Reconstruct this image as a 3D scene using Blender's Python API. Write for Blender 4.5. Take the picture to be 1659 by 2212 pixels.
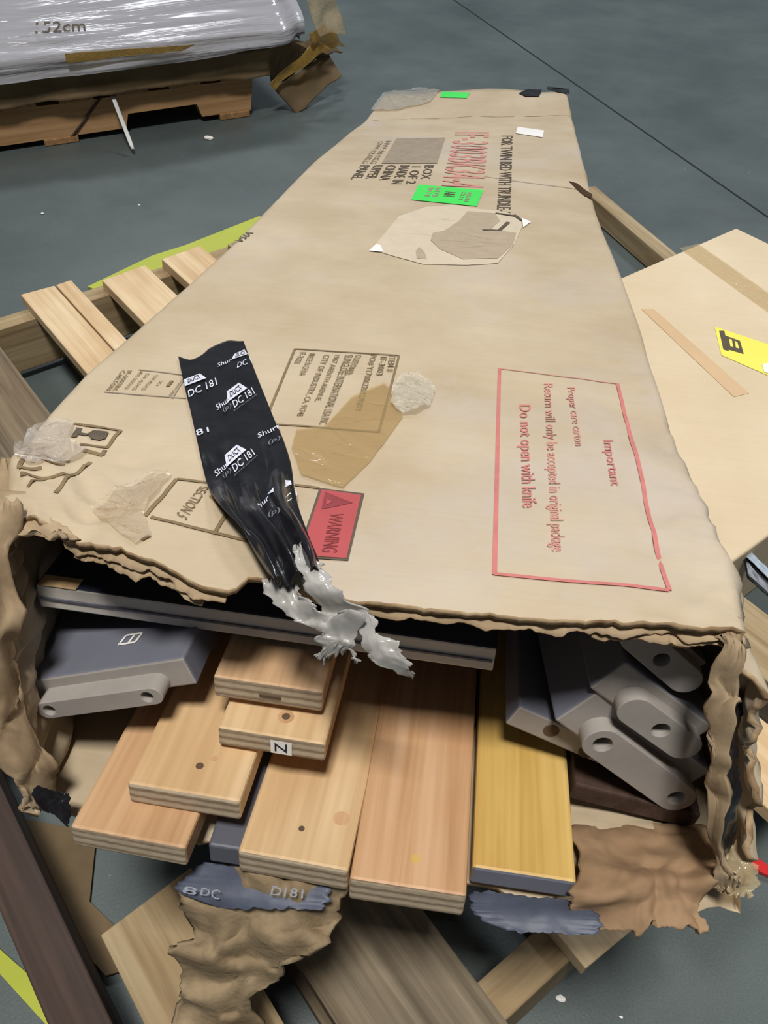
import bpy, bmesh, math, random
from mathutils import Vector, Matrix, noise
random.seed(7)
for o in list(bpy.data.objects): bpy.data.objects.remove(o)
S = bpy.context.scene
COL = S.collection
# ------------------------------------------------------------------ camera
CX, CY, FPX = 829.5, 1106.0, 1800.0
CAMH = 1.0                      # camera height over the floor (m)
TILT = math.radians(12)         # the long carton slopes down away from us by this much
BH = .325                       # camera height over the carton's lid, square to it
_vx, _vy, _s = 1097 - CX, -76 - CY, .12
d1 = Vector((_vx, _vy, FPX)).normalized()
d2 = Vector((1, _s, -(_vx + _vy * _s) / FPX)).normalized()
d3 = d1.cross(d2) * -1
d3 = d2.cross(d1) if d3.y > 0 else d3
Rb = Matrix((d2, d1, -(d1.cross(d2)) if (d1.cross(d2)).y > 0 else d1.cross(d2)))   # photo camera -> carton frame
M3 = Matrix(((1, 0, 0), (0, math.cos(TILT), math.sin(TILT)), (0, -math.sin(TILT), math.cos(TILT))))
Rw = M3 @ Rb
BOX = Matrix.Translation(Vector((0, 0, CAMH)) - M3 @ Vector((0, 0, BH))) @ M3.to_4x4()
ID = Matrix.Identity(4)
cam = bpy.data.cameras.new('camera'); camo = bpy.data.objects.new('camera', cam); COL.objects.link(camo)
cam.sensor_fit = 'VERTICAL'; cam.sensor_height = 36; cam.lens = 36 * FPX / 2212
cam.clip_start = .01; cam.clip_end = 200
camo.matrix_world = Matrix.Translation((0, 0, CAMH)) @ (Rw @ Matrix(((1, 0, 0), (0, -1, 0), (0, 0, -1)))).to_4x4()
S.camera = camo
# ------------------------------------------------------------------ light: overhead warehouse lamps and the hall's bounce
S.view_settings.view_transform = 'Standard'; S.view_settings.look = 'None'
S.view_settings.gamma = 1; S.view_settings.use_curve_mapping = False
S.view_settings.exposure = 0.0
wd = bpy.data.worlds.new('hall'); S.world = wd; wd.use_nodes = True
wd.node_tree.nodes['Background'].inputs[0].default_value = (.80, .88, 1, 1)
wd.node_tree.nodes['Background'].inputs[1].default_value = .10
def lamp(x, y, z, sx, sy, p, col=(1, .95, .88)):
    l = bpy.data.lights.new('ceiling_lamp', 'AREA'); l.shape = 'RECTANGLE'; l.size = sx; l.size_y = sy
    l.energy = p; l.color = col
    o = bpy.data.objects.new('ceiling_lamp', l); COL.objects.link(o); o.location = (x, y, z)
lamp(-.1, -.75, 5.4, .8, .8, 290, (1, .965, .91))
lamp(2.4, 5.4, 5.6, 1.6, .8, 190, (.9, .95, 1))
lamp(-1.9, 6.2, 5.6, 1.6, .8, 190, (.92, .95, 1))
# ------------------------------------------------------------------ pixel helpers (where a feature of the photo meets a plane of the place)
def hit(R, H, px, py, z=None, Y=None):
    r = R @ Vector((px - CX, py - CY, FPX))
    t = (z - H) / r.z if z is not None else Y / r.y
    return r * t + Vector((0, 0, H))
def bz(px, py, z=0.): return hit(Rb, BH, px, py, z=z)
def bY(px, py, Y): return hit(Rb, BH, px, py, Y=Y)
def wz(px, py, z=0.): return hit(Rw, CAMH, px, py, z=z)
def wY(px, py, Y): return hit(Rw, CAMH, px, py, Y=Y)
def lerp(a, b, t): return a + (b - a) * t
def table(tb, x):
    if x <= tb[0][0]: return tb[0][1]
    for (a, va), (b, vb) in zip(tb, tb[1:]):
        if x <= b: return va + (vb - va) * (x - a) / (b - a)
    return tb[-1][1]
def sm(a, b, x):
    t = max(0., min(1., (x - a) / (b - a))); return t * t * (3 - 2 * t)
def N(x, y, z=0.): return noise.noise(Vector((x, y, z)))
def ridge(x, y, z=0.): return 1 - abs(N(x, y, z)) * 2.2
# ------------------------------------------------------------------ materials
def lin(c):
    return tuple((v / 12.92 if v <= .04045 else ((v + .055) / 1.055) ** 2.4) for v in [q / 255 for q in c]) + (1,)
class MT:
    def __init__(s, name, rough=.6, spec=.4):
        s.m = bpy.data.materials.new(name); s.m.use_nodes = True; s.nt = s.m.node_tree; s.n = s.nt.nodes
        s.b = s.n['Principled BSDF']; s.b.inputs['Roughness'].default_value = rough
        s.b.inputs['Specular IOR Level'].default_value = spec
        s.tc = s.n.new('ShaderNodeTexCoord'); s.oi = s.n.new('ShaderNodeObjectInfo')
    def L(s, a, b): s.nt.links.new(a, b)
    def co(s, sc, rnd=False):
        mp = s.n.new('ShaderNodeMapping'); mp.inputs['Scale'].default_value = sc
        s.L(s.tc.outputs['Object'], mp.inputs[0])
        if rnd:
            v = s.n.new('ShaderNodeVectorMath'); v.operation = 'SCALE'; v.inputs[0].default_value = (37, 19, 53)
            s.L(s.oi.outputs['Random'], v.inputs['Scale']); s.L(v.outputs[0], mp.inputs['Location'])
        return mp.outputs[0]
    def noise(s, sc=(1, 1, 1), scale=1, det=4, rough=.6, dist=0, rnd=False):
        t = s.n.new('ShaderNodeTexNoise'); t.inputs['Scale'].default_value = scale; t.inputs['Detail'].default_value = det
        t.inputs['Roughness'].default_value = rough; t.inputs['Distortion'].default_value = dist
        s.L(s.co(sc, rnd), t.inputs['Vector']); return t.outputs[0]
    def wave(s, sc=(1, 1, 1), scale=1, dist=2, dsc=1, prof='SIN', d='X', rnd=False, det=2):
        t = s.n.new('ShaderNodeTexWave'); t.wave_profile = prof; t.bands_direction = d
        t.inputs['Scale'].default_value = scale; t.inputs['Distortion'].default_value = dist
        t.inputs['Detail Scale'].default_value = dsc; t.inputs['Detail'].default_value = det
        s.L(s.co(sc, rnd), t.inputs['Vector']); return t.outputs['Fac']
    def ramp(s, f, stops):
        r = s.n.new('ShaderNodeValToRGB'); e = r.color_ramp.elements
        while len(e) < len(stops): e.new(.5)
        for q, (p, c) in zip(e, stops): q.position = p; q.color = c
        s.L(f, r.inputs[0]); return r.outputs[0]
    def mix(s, a, b, f, mode='MIX'):
        m = s.n.new('ShaderNodeMix'); m.data_type = 'RGBA'; m.blend_type = mode
        for v, i in ((f, 0), (a, 6), (b, 7)):
            if hasattr(v, 'links'): s.L(v, m.inputs[i])
            else: m.inputs[i].default_value = v
        return m.outputs[2]
    def col(s, c):
        if hasattr(c, 'links'): s.L(c, s.b.inputs['Base Color'])
        else: s.b.inputs['Base Color'].default_value = c
    def bump(s, f, dist=.001, st=1, prev=None):
        b = s.n.new('ShaderNodeBump'); b.inputs['Strength'].default_value = st; b.inputs['Distance'].default_value = dist
        s.L(f, b.inputs['Height'])
        if prev: s.L(prev, b.inputs['Normal'])
        s.L(b.outputs[0], s.b.inputs['Normal']); return b.outputs[0]
W_ = (1, 1, 1, 1); K_ = (0, 0, 0, 1)
def cardboard(name, c1, c2, rough=.75, flute=(0, 1, 0), dirt=None, sc=6, crease=.0):
    m = MT(name, rough, .25)
    c = m.ramp(m.noise((1, 1, 1), sc, 5, .6), [(.3, lin(c1)), (.7, lin(c2))])
    fl = m.noise((4, 240, 4), 1, 2)
    c = m.mix(c, m.ramp(fl, [(.3, (.86, .86, .86, 1)), (.6, W_)]), .22, 'MULTIPLY')
    if dirt:
        c = m.mix(c, lin(dirt), m.ramp(m.noise((1, 1, 1), 3.3, 6, .7), [(.52, K_), (.72, (.7, .7, .7, 1))]))
    m.col(c)
    a = m.bump(m.noise((3, 150, 3), 1, 2), .0004, .3)
    m.bump(m.noise((1, 1, 1), 30, 4), .002 if not crease else crease, .35, a)
    return m.m
def wood(name, c1, c2, c3, rough=.55, end=False, knots=True, layers=False):
    m = MT(name, rough, .35)
    g = m.noise((60, 2.2, 60), 1, 4, .6, .6, rnd=True)
    c = m.ramp(g, [(.32, lin(c1)), (.5, lin(c2)), (.7, lin(c3))])
    w = m.wave((26, 1.6, 26), 1, 5, .8, rnd=True)
    c = m.mix(c, m.ramp(w, [(.0, (.82, .76, .68, 1)), (.45, W_)]), .32, 'MULTIPLY')
    b = m.noise((5, 2, 5), 1.5, 3, .6, rnd=True)
    c = m.mix(c, m.ramp(b, [(.40, (.84, .74, .64, 1)), (.58, W_)]), .75, 'MULTIPLY')
    m.col(c); m.bump(g, .0004, .5)
    return m.m
def plain(name, c, rough=.5, spec=.4, var=.12, sc=12, bump=0., metallic=0):
    m = MT(name, rough, spec); L = lin(c)
    lo = tuple(v * (1 - var) for v in L[:3]) + (1,); hi = tuple(min(1, v * (1 + var)) for v in L[:3]) + (1,)
    f = m.noise((1, 1, 1), sc, 4)
    m.col(m.ramp(f, [(.3, lo), (.7, hi)])); m.b.inputs['Metallic'].default_value = metallic
    if bump: m.bump(f, bump, .6)
    return m.m
def film(name, tint=(230, 225, 215), clear=.7, rough=.12, bsc=(1, 1, 1), bscale=60, bd=.004, body=.25):
    m = MT(name, rough, .6); m.col(lin(tint)); m.bump(m.noise(bsc, bscale, 4, .6, .5), bd, 1)
    tr = m.n.new('ShaderNodeBsdfTransparent'); tr.inputs[0].default_value = (lin(tint)[0] ** .3, lin(tint)[1] ** .3, lin(tint)[2] ** .3, 1)
    mx = m.n.new('ShaderNodeMixShader'); mx.inputs[0].default_value = clear
    out = m.n['Material Output']; m.L(m.b.outputs[0], mx.inputs[1]); m.L(tr.outputs[0], mx.inputs[2]); m.L(mx.outputs[0], out.inputs[0])
    m.b.inputs['Coat Weight'].default_value = .8; m.b.inputs['Coat Roughness'].default_value = .06
    return m.m
M = {}
M['box'] = cardboard('kraft_cardboard', (176, 158, 130), (196, 180, 154), dirt=(186, 175, 166))
M['rim'] = cardboard('torn_cardboard_rim', (120, 92, 62), (190, 165, 130), .9, sc=60)
M['torn'] = cardboard('torn_kraft', (134, 114, 88), (178, 156, 126), .85, sc=14, crease=.003)
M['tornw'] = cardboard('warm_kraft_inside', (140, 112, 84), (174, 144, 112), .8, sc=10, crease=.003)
M['carton'] = cardboard('new_cardboard', (208, 188, 156), (220, 202, 172), sc=4)
M['oldcarton'] = cardboard('old_cardboard', (92, 76, 54), (118, 100, 74), .8, dirt=(90, 72, 50), sc=8, crease=.004)
M['wood_a'] = wood('pale_pine', (202, 170, 128), (214, 184, 142), (224, 196, 156))
M['wood_b'] = wood('amber_plywood', (190, 146, 108), (204, 162, 122), (216, 178, 142))
M['wood_y'] = wood('yellow_lacquered_board', (196, 160, 86), (212, 178, 104), (220, 188, 118), .35)
M['wood_p'] = wood('pinkish_plywood', (188, 152, 116), (206, 170, 132), (216, 184, 148))
M['pal'] = wood('fresh_pallet_wood', (206, 180, 142), (218, 194, 156), (228, 206, 172), .7)
M['palold'] = wood('weathered_pallet_wood', (92, 82, 68), (120, 108, 90), (146, 134, 112), .8)
M['palbrn'] = wood('brown_pallet_wood', (140, 106, 72), (160, 124, 86), (176, 140, 100), .75)
M['palmid'] = wood('dusty_pallet_wood', (136, 118, 90), (164, 146, 114), (182, 166, 134), .8)
M['darkwood'] = wood('dark_brown_wood', (54, 42, 38), (70, 55, 48), (84, 67, 60), .7)
def endmat(name, cs):
    m = MT(name, .8, .2)
    w = m.wave((1, 1, 1), 45, 1.2, 3, d='Z', rnd=True)
    c = m.ramp(w, [(.0, lin(cs[0])), (.35, lin(cs[1])), (.8, lin(cs[2]))])
    f = m.noise((90, 20, 90), 1, 3); c = m.mix(c, m.ramp(f, [(.35, (.78, .76, .74, 1)), (.6, W_)]), .6, 'MULTIPLY')
    m.col(c); m.bump(f, .0006, .5); return m.m
M['end'] = endmat('plywood_end_grain', ((138, 120, 100), (168, 150, 126), (188, 172, 148)))
M['endg'] = endmat('grey_board_end', ((128, 124, 118), (160, 156, 150), (182, 178, 172)))
M['grey'] = plain('grey_paint', (112, 114, 126), .38, .45, .08, 8, .0002)
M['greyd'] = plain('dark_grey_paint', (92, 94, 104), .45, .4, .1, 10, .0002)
M['greyp'] = plain('primed_grey_wood', (158, 152, 146), .65, .3, .10, 24, .0004)
M['navy'] = plain('dark_blue_paint', (44, 50, 66), .4, .5, .1, 8)
M['hole'] = plain('bored_wood', (96, 80, 64), .9, .1)
M['white'] = plain('white_paper', (236, 234, 228), .6, .3, .02)
M['whitep'] = plain('white_plastic', (214, 214, 212), .4, .4, .05, 20, .001)
M['grn'] = plain('green_paper', (70, 220, 92), .5, .3, .03)
M['ylab'] = plain('yellow_paper', (236, 228, 92), .5, .3, .03)
M['yel'] = plain('yellow_plastic', (176, 184, 66), .4, .4, .08, 5)
M['redlab'] = plain('red_ink', (172, 80, 82), .7, .2, .06)
M['redink'] = plain('faded_red_ink', (192, 118, 112), .75, .2, .10, 60)
M['redpale'] = plain('pale_red_ink', (196, 138, 126), .75, .2, .10, 60)
M['ink'] = plain('brown_black_ink', (126, 108, 80), .75, .2, .12, 60)
M['inkd'] = plain('black_ink', (92, 82, 70), .75, .2, .12, 60)
M['inkg'] = plain('grey_ink', (152, 138, 120), .75, .2, .12, 60)
M['inkr'] = plain('dark_red_ink', (136, 62, 66), .75, .2, .12, 60)
M['black'] = plain('black_plastic', (20, 20, 22), .3, .5)
M['red'] = plain('red_plastic', (206, 30, 34), .3, .5, .05)
M['scuff'] = plain('peeled_paper', (200, 186, 164), .85, .15, .05, 30, .0006)
M['scuffd'] = plain('bared_paper', (172, 156, 134), .85, .15, .07, 40, .0008)
M['tapeband'] = plain('paper_tape', (206, 174, 134), .45, .35, .04, 10)
m = MT('black_tape', .2, .5); f = m.noise((1, 1, 1), 45, 4); m.col(m.ramp(f, [(.3, lin((20, 20, 24))), (.7, lin((34, 34, 38)))])); m.bump(f, .0012, .35)
m.b.inputs['Coat Weight'].default_value = .15; m.b.inputs['Coat Roughness'].default_value = .1; M['tape'] = m.m
m = MT('tape_print', .35, .4); f = m.noise((1, 1, 1), 300, 3); m.col(m.ramp(f, [(.3, lin((176, 180, 198))), (.6, lin((222, 224, 236)))])); M['tprint'] = m.m
M['tprintd'] = plain('dim_tape_print', (110, 112, 122), .4, .4, .15, 200)
M['sheentape'] = plain('black_tape_sheen', (80, 86, 102), .5, .4, .22, 30, .001)  # black tape, its glancing reflection painted in as blue-grey
M['shred'] = film('torn_plastic', (176, 173, 168), .18, .65, (1, 1, 1), 30, .001)
M['film'] = film('clear_tape', (224, 206, 170), .72, .12, (1, 1, 1), 80, .003)
M['amber'] = film('amber_tape', (184, 150, 76), .5, .2, (1, 1, 1), 60, .004)
M['wrap'] = film('stretch_film', (196, 196, 204), .40, .2, (1.2, 3, 26), 1.4, .012)
# floor: sealed dark green-grey concrete
m = MT('sealed_concrete', .42, .5)
c = m.ramp(m.noise((1, 1, 1), 2.2, 7, .6), [(.3, lin((73, 82, 82))), (.7, lin((91, 101, 100)))])
c = m.mix(c, m.ramp(m.noise((1, 1, 1), 420, 2), [(.4, (.82, .82, .82, 1)), (.6, (1.06, 1.06, 1.06, 1))]), .7, 'MULTIPLY')
c = m.mix(c, lin((134, 140, 138)), m.ramp(m.noise((1, 1, 1), 70, 2, .4), [(.77, K_), (.8, (.6, .6, .6, 1))]))
m.col(c); m.L(m.ramp(m.noise((1, 1, 1), 5, 5), [(.3, (.34, .34, .34, 1)), (.7, (.52, .52, .52, 1))]), m.b.inputs['Roughness'])
m.bump(m.noise((1, 1, 1), 260, 3), .0005, .4); M['floor'] = m.m
# ------------------------------------------------------------------ object builders
WM = {}
def place(o, mw, parent=None):
    if parent:
        o.parent = parent; o.matrix_basis = WM[parent.name].inverted() @ mw
    else: o.matrix_basis = mw
    WM[o.name] = mw
def tag(o, label, cat, group=None, kind=None):
    if label: o['label'] = label
    if cat: o['category'] = cat
    if group: o['group'] = group
    if kind: o['kind'] = kind
    return o
def thing(name, loc, label, cat, frame=ID, group=None):
    o = bpy.data.objects.new(name, None); COL.objects.link(o); o.empty_display_size = .05
    place(o, frame @ Matrix.Translation(loc)); return tag(o, label, cat, group)
def mk(name, vs, fs, mats, parent=None, frame=ID, smooth=False, mi=None, recenter=True, bevel=0, uvs=None):
    vs = [Vector(v) for v in vs]
    c = Vector((0, 0, 0))
    if recenter:
        c = Vector([(min(v[i] for v in vs) + max(v[i] for v in vs)) / 2 for i in range(3)]); c.z = min(v.z for v in vs)
    me = bpy.data.meshes.new(name); me.from_pydata([v - c for v in vs], [], fs)
    for q in (mats if isinstance(mats, (list, tuple)) else [mats]): me.materials.append(q)
    if mi: me.polygons.foreach_set('material_index', mi)
    if smooth: me.polygons.foreach_set('use_smooth', [True] * len(me.polygons))
    me.update(); o = bpy.data.objects.new(name, me); COL.objects.link(o)
    place(o, frame @ Matrix.Translation(c), parent)
    if bevel:
        b = o.modifiers.new('bevel', 'BEVEL'); b.width = bevel; b.segments = 2; b.limit_method = 'ANGLE'
    return o
def solid(o, t, off=-1, rim=None):
    s = o.modifiers.new('thickness', 'SOLIDIFY'); s.thickness = t; s.offset = off
    if rim is not None: s.material_offset_rim = rim
def grid(name, P, nu, nv, mats, parent=None, frame=ID, thick=0, off=-1, smooth=True, skip=None, rim=None):
    vs = [P(i / nu, j / nv) for j in range(nv + 1) for i in range(nu + 1)]
    fs = []
    for j in range(nv):
        for i in range(nu):
            if skip and skip((i + .5) / nu, (j + .5) / nv): continue
            a = j * (nu + 1) + i; fs.append((a, a + 1, a + nu + 2, a + nu + 1))
    o = mk(name, vs, fs, mats, parent, frame, smooth)
    if thick: solid(o, thick, off, rim)
    return o
def box_verts(x0, x1, y0, y1, z0, z1):
    vs = [(x, y, z) for z in (z0, z1) for y in (y0, y1) for x in (x0, x1)]
    fs = [(0, 2, 3, 1), (4, 5, 7, 6), (0, 1, 5, 4), (2, 6, 7, 3), (0, 4, 6, 2), (1, 3, 7, 5)]
    return vs, fs
# plank: local x across, y along, z up; front end cap gets the end material
def plank(name, w, l, t, mat, end, mw, parent=None, bev=.002, warp=0, rough_end=0):
    ny = 10; vs = []; fs = []; mi = []
    for j in range(ny + 1):
        y = l * j / ny; dz = warp * math.sin(j / ny * 3.1)
        for (x, z) in ((-w / 2, 0), (w / 2, 0), (w / 2, t), (-w / 2, t)):
            e = rough_end * N(x * 90, z * 90, 3.1 * w) if j in (0, ny) else 0
            vs.append((x, y + e, z + dz))
    for j in range(ny):
        a = j * 4
        for k in range(4):
            fs.append((a + k, a + (k + 1) % 4, a + 4 + (k + 1) % 4, a + 4 + k)); mi.append(0)
    fs.append((3, 2, 1, 0)); mi.append(1); a = ny * 4; fs.append((a, a + 1, a + 2, a + 3)); mi.append(1)
    me = bpy.data.meshes.new(name); me.from_pydata(vs, [], fs); me.materials.append(mat); me.materials.append(end)
    me.polygons.foreach_set('material_index', mi)
    bm_ = bmesh.new(); bm_.from_mesh(me); bmesh.ops.recalc_face_normals(bm_, faces=bm_.faces); bm_.to_mesh(me); bm_.free()
    o = bpy.data.objects.new(name, me); COL.objects.link(o); place(o, mw, parent)
    b = o.modifiers.new('bevel', 'BEVEL'); b.width = bev; b.segments = 2; b.limit_method = 'ANGLE'
    return o
def disc(name, r, mat, parent, mw, depth=.003, n=20, rin=0):
    vs = []; fs = []
    for z in (0, depth):
        for k in range(n): vs.append((r * math.cos(2 * math.pi * k / n), r * math.sin(2 * math.pi * k / n), z))
    fs = [tuple(range(n, 2 * n)), tuple(reversed(range(n)))] + [(k, (k + 1) % n, n + (k + 1) % n, n + k) for k in range(n)]
    me = bpy.data.meshes.new(name); me.from_pydata(vs, [], fs); me.materials.append(mat)
    o = bpy.data.objects.new(name, me); COL.objects.link(o); place(o, mw, parent); return o
def text_mesh(txt, align='JUSTIFY'):
    cu = bpy.data.curves.new('t', 'FONT'); cu.body = txt; cu.resolution_u = 2; cu.space_line = .95; cu.offset = .006
    o = bpy.data.objects.new('t', cu); COL.objects.link(o); bpy.context.view_layer.update()
    me = bpy.data.meshes.new_from_object(o.evaluated_get(bpy.context.evaluated_depsgraph_get()))
    bpy.data.objects.remove(o)
    b = bmesh.new(); b.from_mesh(me); bmesh.ops.remove_doubles(b, verts=b.verts, dist=1e-5)
    vs = [v.co.copy() for v in b.verts]; fs = [tuple(v.index for v in f.verts) for f in b.faces]; b.free()
    x0 = min(v.x for v in vs); x1 = max(v.x for v in vs); y0 = min(v.y for v in vs); y1 = max(v.y for v in vs)
    return [((v.x - x0) / (x1 - x0), (v.y - y0) / (y1 - y0)) for v in vs], fs
def bil(q, u, v):
    a = lerp(Vector(q[0]), Vector(q[1]), u); b = lerp(Vector(q[3]), Vector(q[2]), u); return lerp(a, b, v)
def uptri(vs, fs):   # make decal faces look up (+z)
    out = []
    for f in fs:
        n = (vs[f[1]] - vs[f[0]]).cross(vs[f[2]] - vs[f[0]])
        out.append(f if n.z >= 0 else tuple(reversed(f)))
    return out
# ------------------------------------------------------------------ the floor
vs = []; fs = []
o = mk('floor', [(-14, -3, 0), (14, -3, 0), (14, 26, 0), (-14, 26, 0)], [(0, 1, 2, 3)], M['floor'], recenter=False); tag(o, 'dark green-grey sealed concrete floor', None, kind='structure')
a, b = wz(960, -14), wz(1700, 498); d = (b - a).normalized(); n_ = Vector((-d.y, d.x, 0)) * .0035
a -= d * 3; b += d * 4
o = mk('trim_1', [a - n_ + Vector((0, 0, .0006)), b - n_ + Vector((0, 0, .0006)), b + n_ + Vector((0, 0, .0006)), a + n_ + Vector((0, 0, .0006))], [(0, 1, 2, 3)], plain('joint_filler', (34, 38, 40), .8, .2))
tag(o, 'dark saw-cut joint line in the concrete floor', None, kind='structure')
# ------------------------------------------------------------------ the main pallet (grid turned 45 degrees)
A45 = math.radians(45)
U = Vector((math.cos(A45), math.sin(A45), 0)); V = Vector((math.sin(A45), -math.cos(A45), 0))
PAL = Matrix(((U.x, V.x, 0, 0), (U.y, V.y, 0, 0), (0, 0, -1, 0), (0, 0, 0, 1)))
def uvw(u, v, z): return U * u + V * v + Vector((0, 0, z))
def along_v(u0, u1, v0, v1, z0, z1, name, mat, parent, end=None, **k):   # board running along v, from v0 (far) to v1
    mw = Matrix.Translation(uvw((u0 + u1) / 2, v1, z0)) @ Matrix(((U.x, -V.x, 0, 0), (U.y, -V.y, 0, 0), (0, 0, 1, 0), (0, 0, 0, 1)))
    return plank(name, abs(u1 - u0), v1 - v0, z1 - z0, mat, end or M['end'], mw, parent, **k)
def along_u(v0, v1, u0, u1, z0, z1, name, mat, parent, end=None, **k):
    mw = Matrix.Translation(uvw(u0, (v0 + v1) / 2, z0)) @ Matrix(((V.x, U.x, 0, 0), (V.y, U.y, 0, 0), (0, 0, 1, 0), (0, 0, 0, 1)))
    return plank(name, abs(v1 - v0), u1 - u0, z1 - z0, mat, end or M['end'], mw, parent, **k)
pal = thing('wooden_pallet', uvw(.35, -.8, 0), 'large broken wooden pallet under the long torn carton, with pale and weathered deck boards', 'pallet')
for (v0, v1, mm) in ((-1.485, -1.445, 'palmid'), (-.80, -.76, 'palmid'), (-.115, -.075, 'palmid')):
    along_u(v0, v1, -.05, .86, .02, .12, 'stringer', M[mm], pal, rough_end=.004)
for i, (u0, u1, v0, v1, mm) in enumerate(((-.03, .07, -.36, -.06, 'palmid'), (-.03, .065, -1.46, -1.18, 'palold'), (.107, .232, -1.47, -.055, 'palold'), (.322, .386, -1.505, -.06, 'pal'), (.389, .420, -1.50, -.06, 'pal'), (.468, .562, -1.47, -.06, 'pal'),
        (.60, .69, -1.48, -.03, 'pal'), (.74, .83, -1.46, -.07, 'palmid'))):
    along_v(u0, u1, v0, v1, .12, .141, 'deck_board', M[mm], pal, rough_end=.012, bev=.0015)
for u0, u1 in ((.11, .21), (.36, .46), (.76, .86)):
    along_v(u0, u1, -1.48, -.08, .002, .02, 'bottom_board', M['palold'], pal)
# dark plank on edge along the pallet's left
o = along_v(-.098, -.052, -.95, -.16, .0, .142, 'dark_plank', M['darkwood'], None, end=M['darkwood']); tag(o, 'dark brown plank on its edge along the near left side of the big pallet', 'plank')
# bits of timber past the carton
a = wz(1270, 405, .05); b = wz(1560, 650, .05); d = (b - a); L_ = d.length; d.normalize(); n_ = Vector((d.y, -d.x, 0))
mw = Matrix.Translation(Vector((a.x, a.y, .002)) + d * 0) @ Matrix(((n_.x, d.x, 0, 0), (n_.y, d.y, 0, 0), (0, 0, 1, 0), (0, 0, 0, 1)))
o = plank('timber_stick', .042, L_ + .1, .05, M['palmid'], M['end'], mw); tag(o, 'weathered timber stick on the floor between the long carton and the clean flat carton', 'timber')
a, b_, c, d = wz(1592, 1188, .13), wz(1700, 1300, .13), wz(1700, 1345, .13), wz(1606, 1262, .13)
blk = thing('black_plastic_scrap', (a + d) / 2, 'black plastic with a pale stripe on the pallet beside the clean flat carton', 'plastic scrap')
def strip4(nm, q, z, mat):
    return grid(nm, lambda u, v: bil(q, u, v) + Vector((0, 0, z + .002 * N(u * 7, v * 5, 2))), 14, 6, mat, blk, ID, .001, 0)
strip4('plastic_sheet', [a, b_, c, d], .014, M['black'])
strip4('pale_stripe', [a, b_, b_.lerp(c, .38), a.lerp(d, .38)], .018, plain('dusty_white_tape', (150, 164, 176), .4, .4, .25, 40))
# yellow sheets on the floor
def flat_poly(name, pts, z, t, mat, label, cat, group=None, fr=wz):
    P = [fr(x, y, z) for x, y in pts]; n = len(P)
    vs = [p + Vector((0, 0, t)) for p in P] + P
    fs = [tuple(range(n)), tuple(reversed(range(n, 2 * n)))] + [(k, n + k, n + (k + 1) % n, (k + 1) % n) for k in range(n)]
    nn = (vs[1] - vs[0]).cross(vs[2] - vs[1])
    o = mk(name, vs, fs, mat)
    b = bmesh.new(); b.from_mesh(o.data); bmesh.ops.recalc_face_normals(b, faces=b.faces); b.to_mesh(o.data); b.free()
    if label: tag(o, label, cat, group)
    return o
flat_poly('yellow_sheet', [(190, 622), (330, 555), (400, 533), (560, 470), (700, 520), (560, 640), (380, 660), (260, 650)], .001, .004, M['yel'], 'yellow-green plastic sheet on the floor beyond the far left edge of the pallet', 'plastic sheet')
flat_poly('yellow_strip', [(-40, 2010), (12, 2062), (90, 2130), (168, 2225), (110, 2225), (60, 2170), (-40, 2060)], .001, .004, M['yel'], 'yellow-green strip on the floor in the bottom left corner', 'plastic sheet')
flat_poly('shade_cardboard', [(40, 1770), (210, 1800), (195, 1950), (330, 2080), (230, 2110), (140, 2010)], .004, .004, M['oldcarton'], 'dark cardboard added as shade on the floor inside the pallet, lower left under the pale boards', 'cardboard')  # dark piece added to stand for the brown shadow in the gap
# ------------------------------------------------------------------ the clean flat carton on the right
cz = .165
c0 = wz(1590, 1208, cz); cf = wz(1590, 492, cz)
u_a = c0.dot(U) - .01; v_a = c0.dot(V); v_b = cf.dot(V); u_b = cf.dot(U)
fc = thing('flat_carton', uvw((u_a + u_b) / 2, (v_a + v_b) / 2, 0), 'clean pale cardboard carton lying flat right of the long carton, with a yellow label', 'carton')
def hexa(name, p, mats, parent, bev=.004):
    fs = [(0, 3, 2, 1), (4, 5, 6, 7), (0, 1, 5, 4), (1, 2, 6, 5), (2, 3, 7, 6), (3, 0, 4, 7)]
    o = mk(name, p, fs, mats, parent); b = bmesh.new(); b.from_mesh(o.data); bmesh.ops.recalc_face_normals(b, faces=b.faces); b.to_mesh(o.data); b.free()
    q = o.modifiers.new('bevel', 'BEVEL'); q.width = bev; q.segments = 3; return o
Q = [(u_a, v_a), (u_b, v_a), (u_b, v_b), (u_a, v_b)]
hexa('carton_body', [uvw(u, v, .001) for u, v in Q] + [uvw(u, v, cz) for u, v in Q], M['carton'], fc)
def plane_decal(name, quad, z, mat, parent, fr=wz, txt=None, off=.0008, seg=6, label=None):
    if txt: uvs, fs = text_mesh(txt)
    else:
        uvs = [(i / seg, j / seg) for j in range(seg + 1) for i in range(seg + 1)]
        fs = [(j * (seg + 1) + i, j * (seg + 1) + i + 1, (j + 1) * (seg + 1) + i + 1, (j + 1) * (seg + 1) + i) for j in range(seg) for i in range(seg)]
    vs = []
    for u, v in uvs:
        p = bil(quad, u, v); q = fr(p.x, p.y, z) if not callable(z) else z(p.x, p.y); vs.append(q + Vector((0, 0, off)))
    o = mk(name, vs, uptri(vs, fs), mat, parent, ID if fr is wz else BOX)
    if label: o['label'] = label
    return o
V2 = lambda *a: [Vector(p) for p in a]
plane_decal('paper_tape', V2((1385, 668), (1412, 668), (1618, 850), (1585, 858)), cz, M['tapeband'], fc, label='brown paper tape strip')
plane_decal('clear_tape', V2((1468, 538), (1508, 528), (1690, 655), (1690, 698)), cz, M['film'], fc, off=.002, seg=16, label='shiny clear tape across the carton')
plane_decal('printed_label', V2((1543, 706), (1558, 768), (1700, 830), (1700, 758)), cz, M['ylab'], fc, off=.001, label='yellow paper label')
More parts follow.
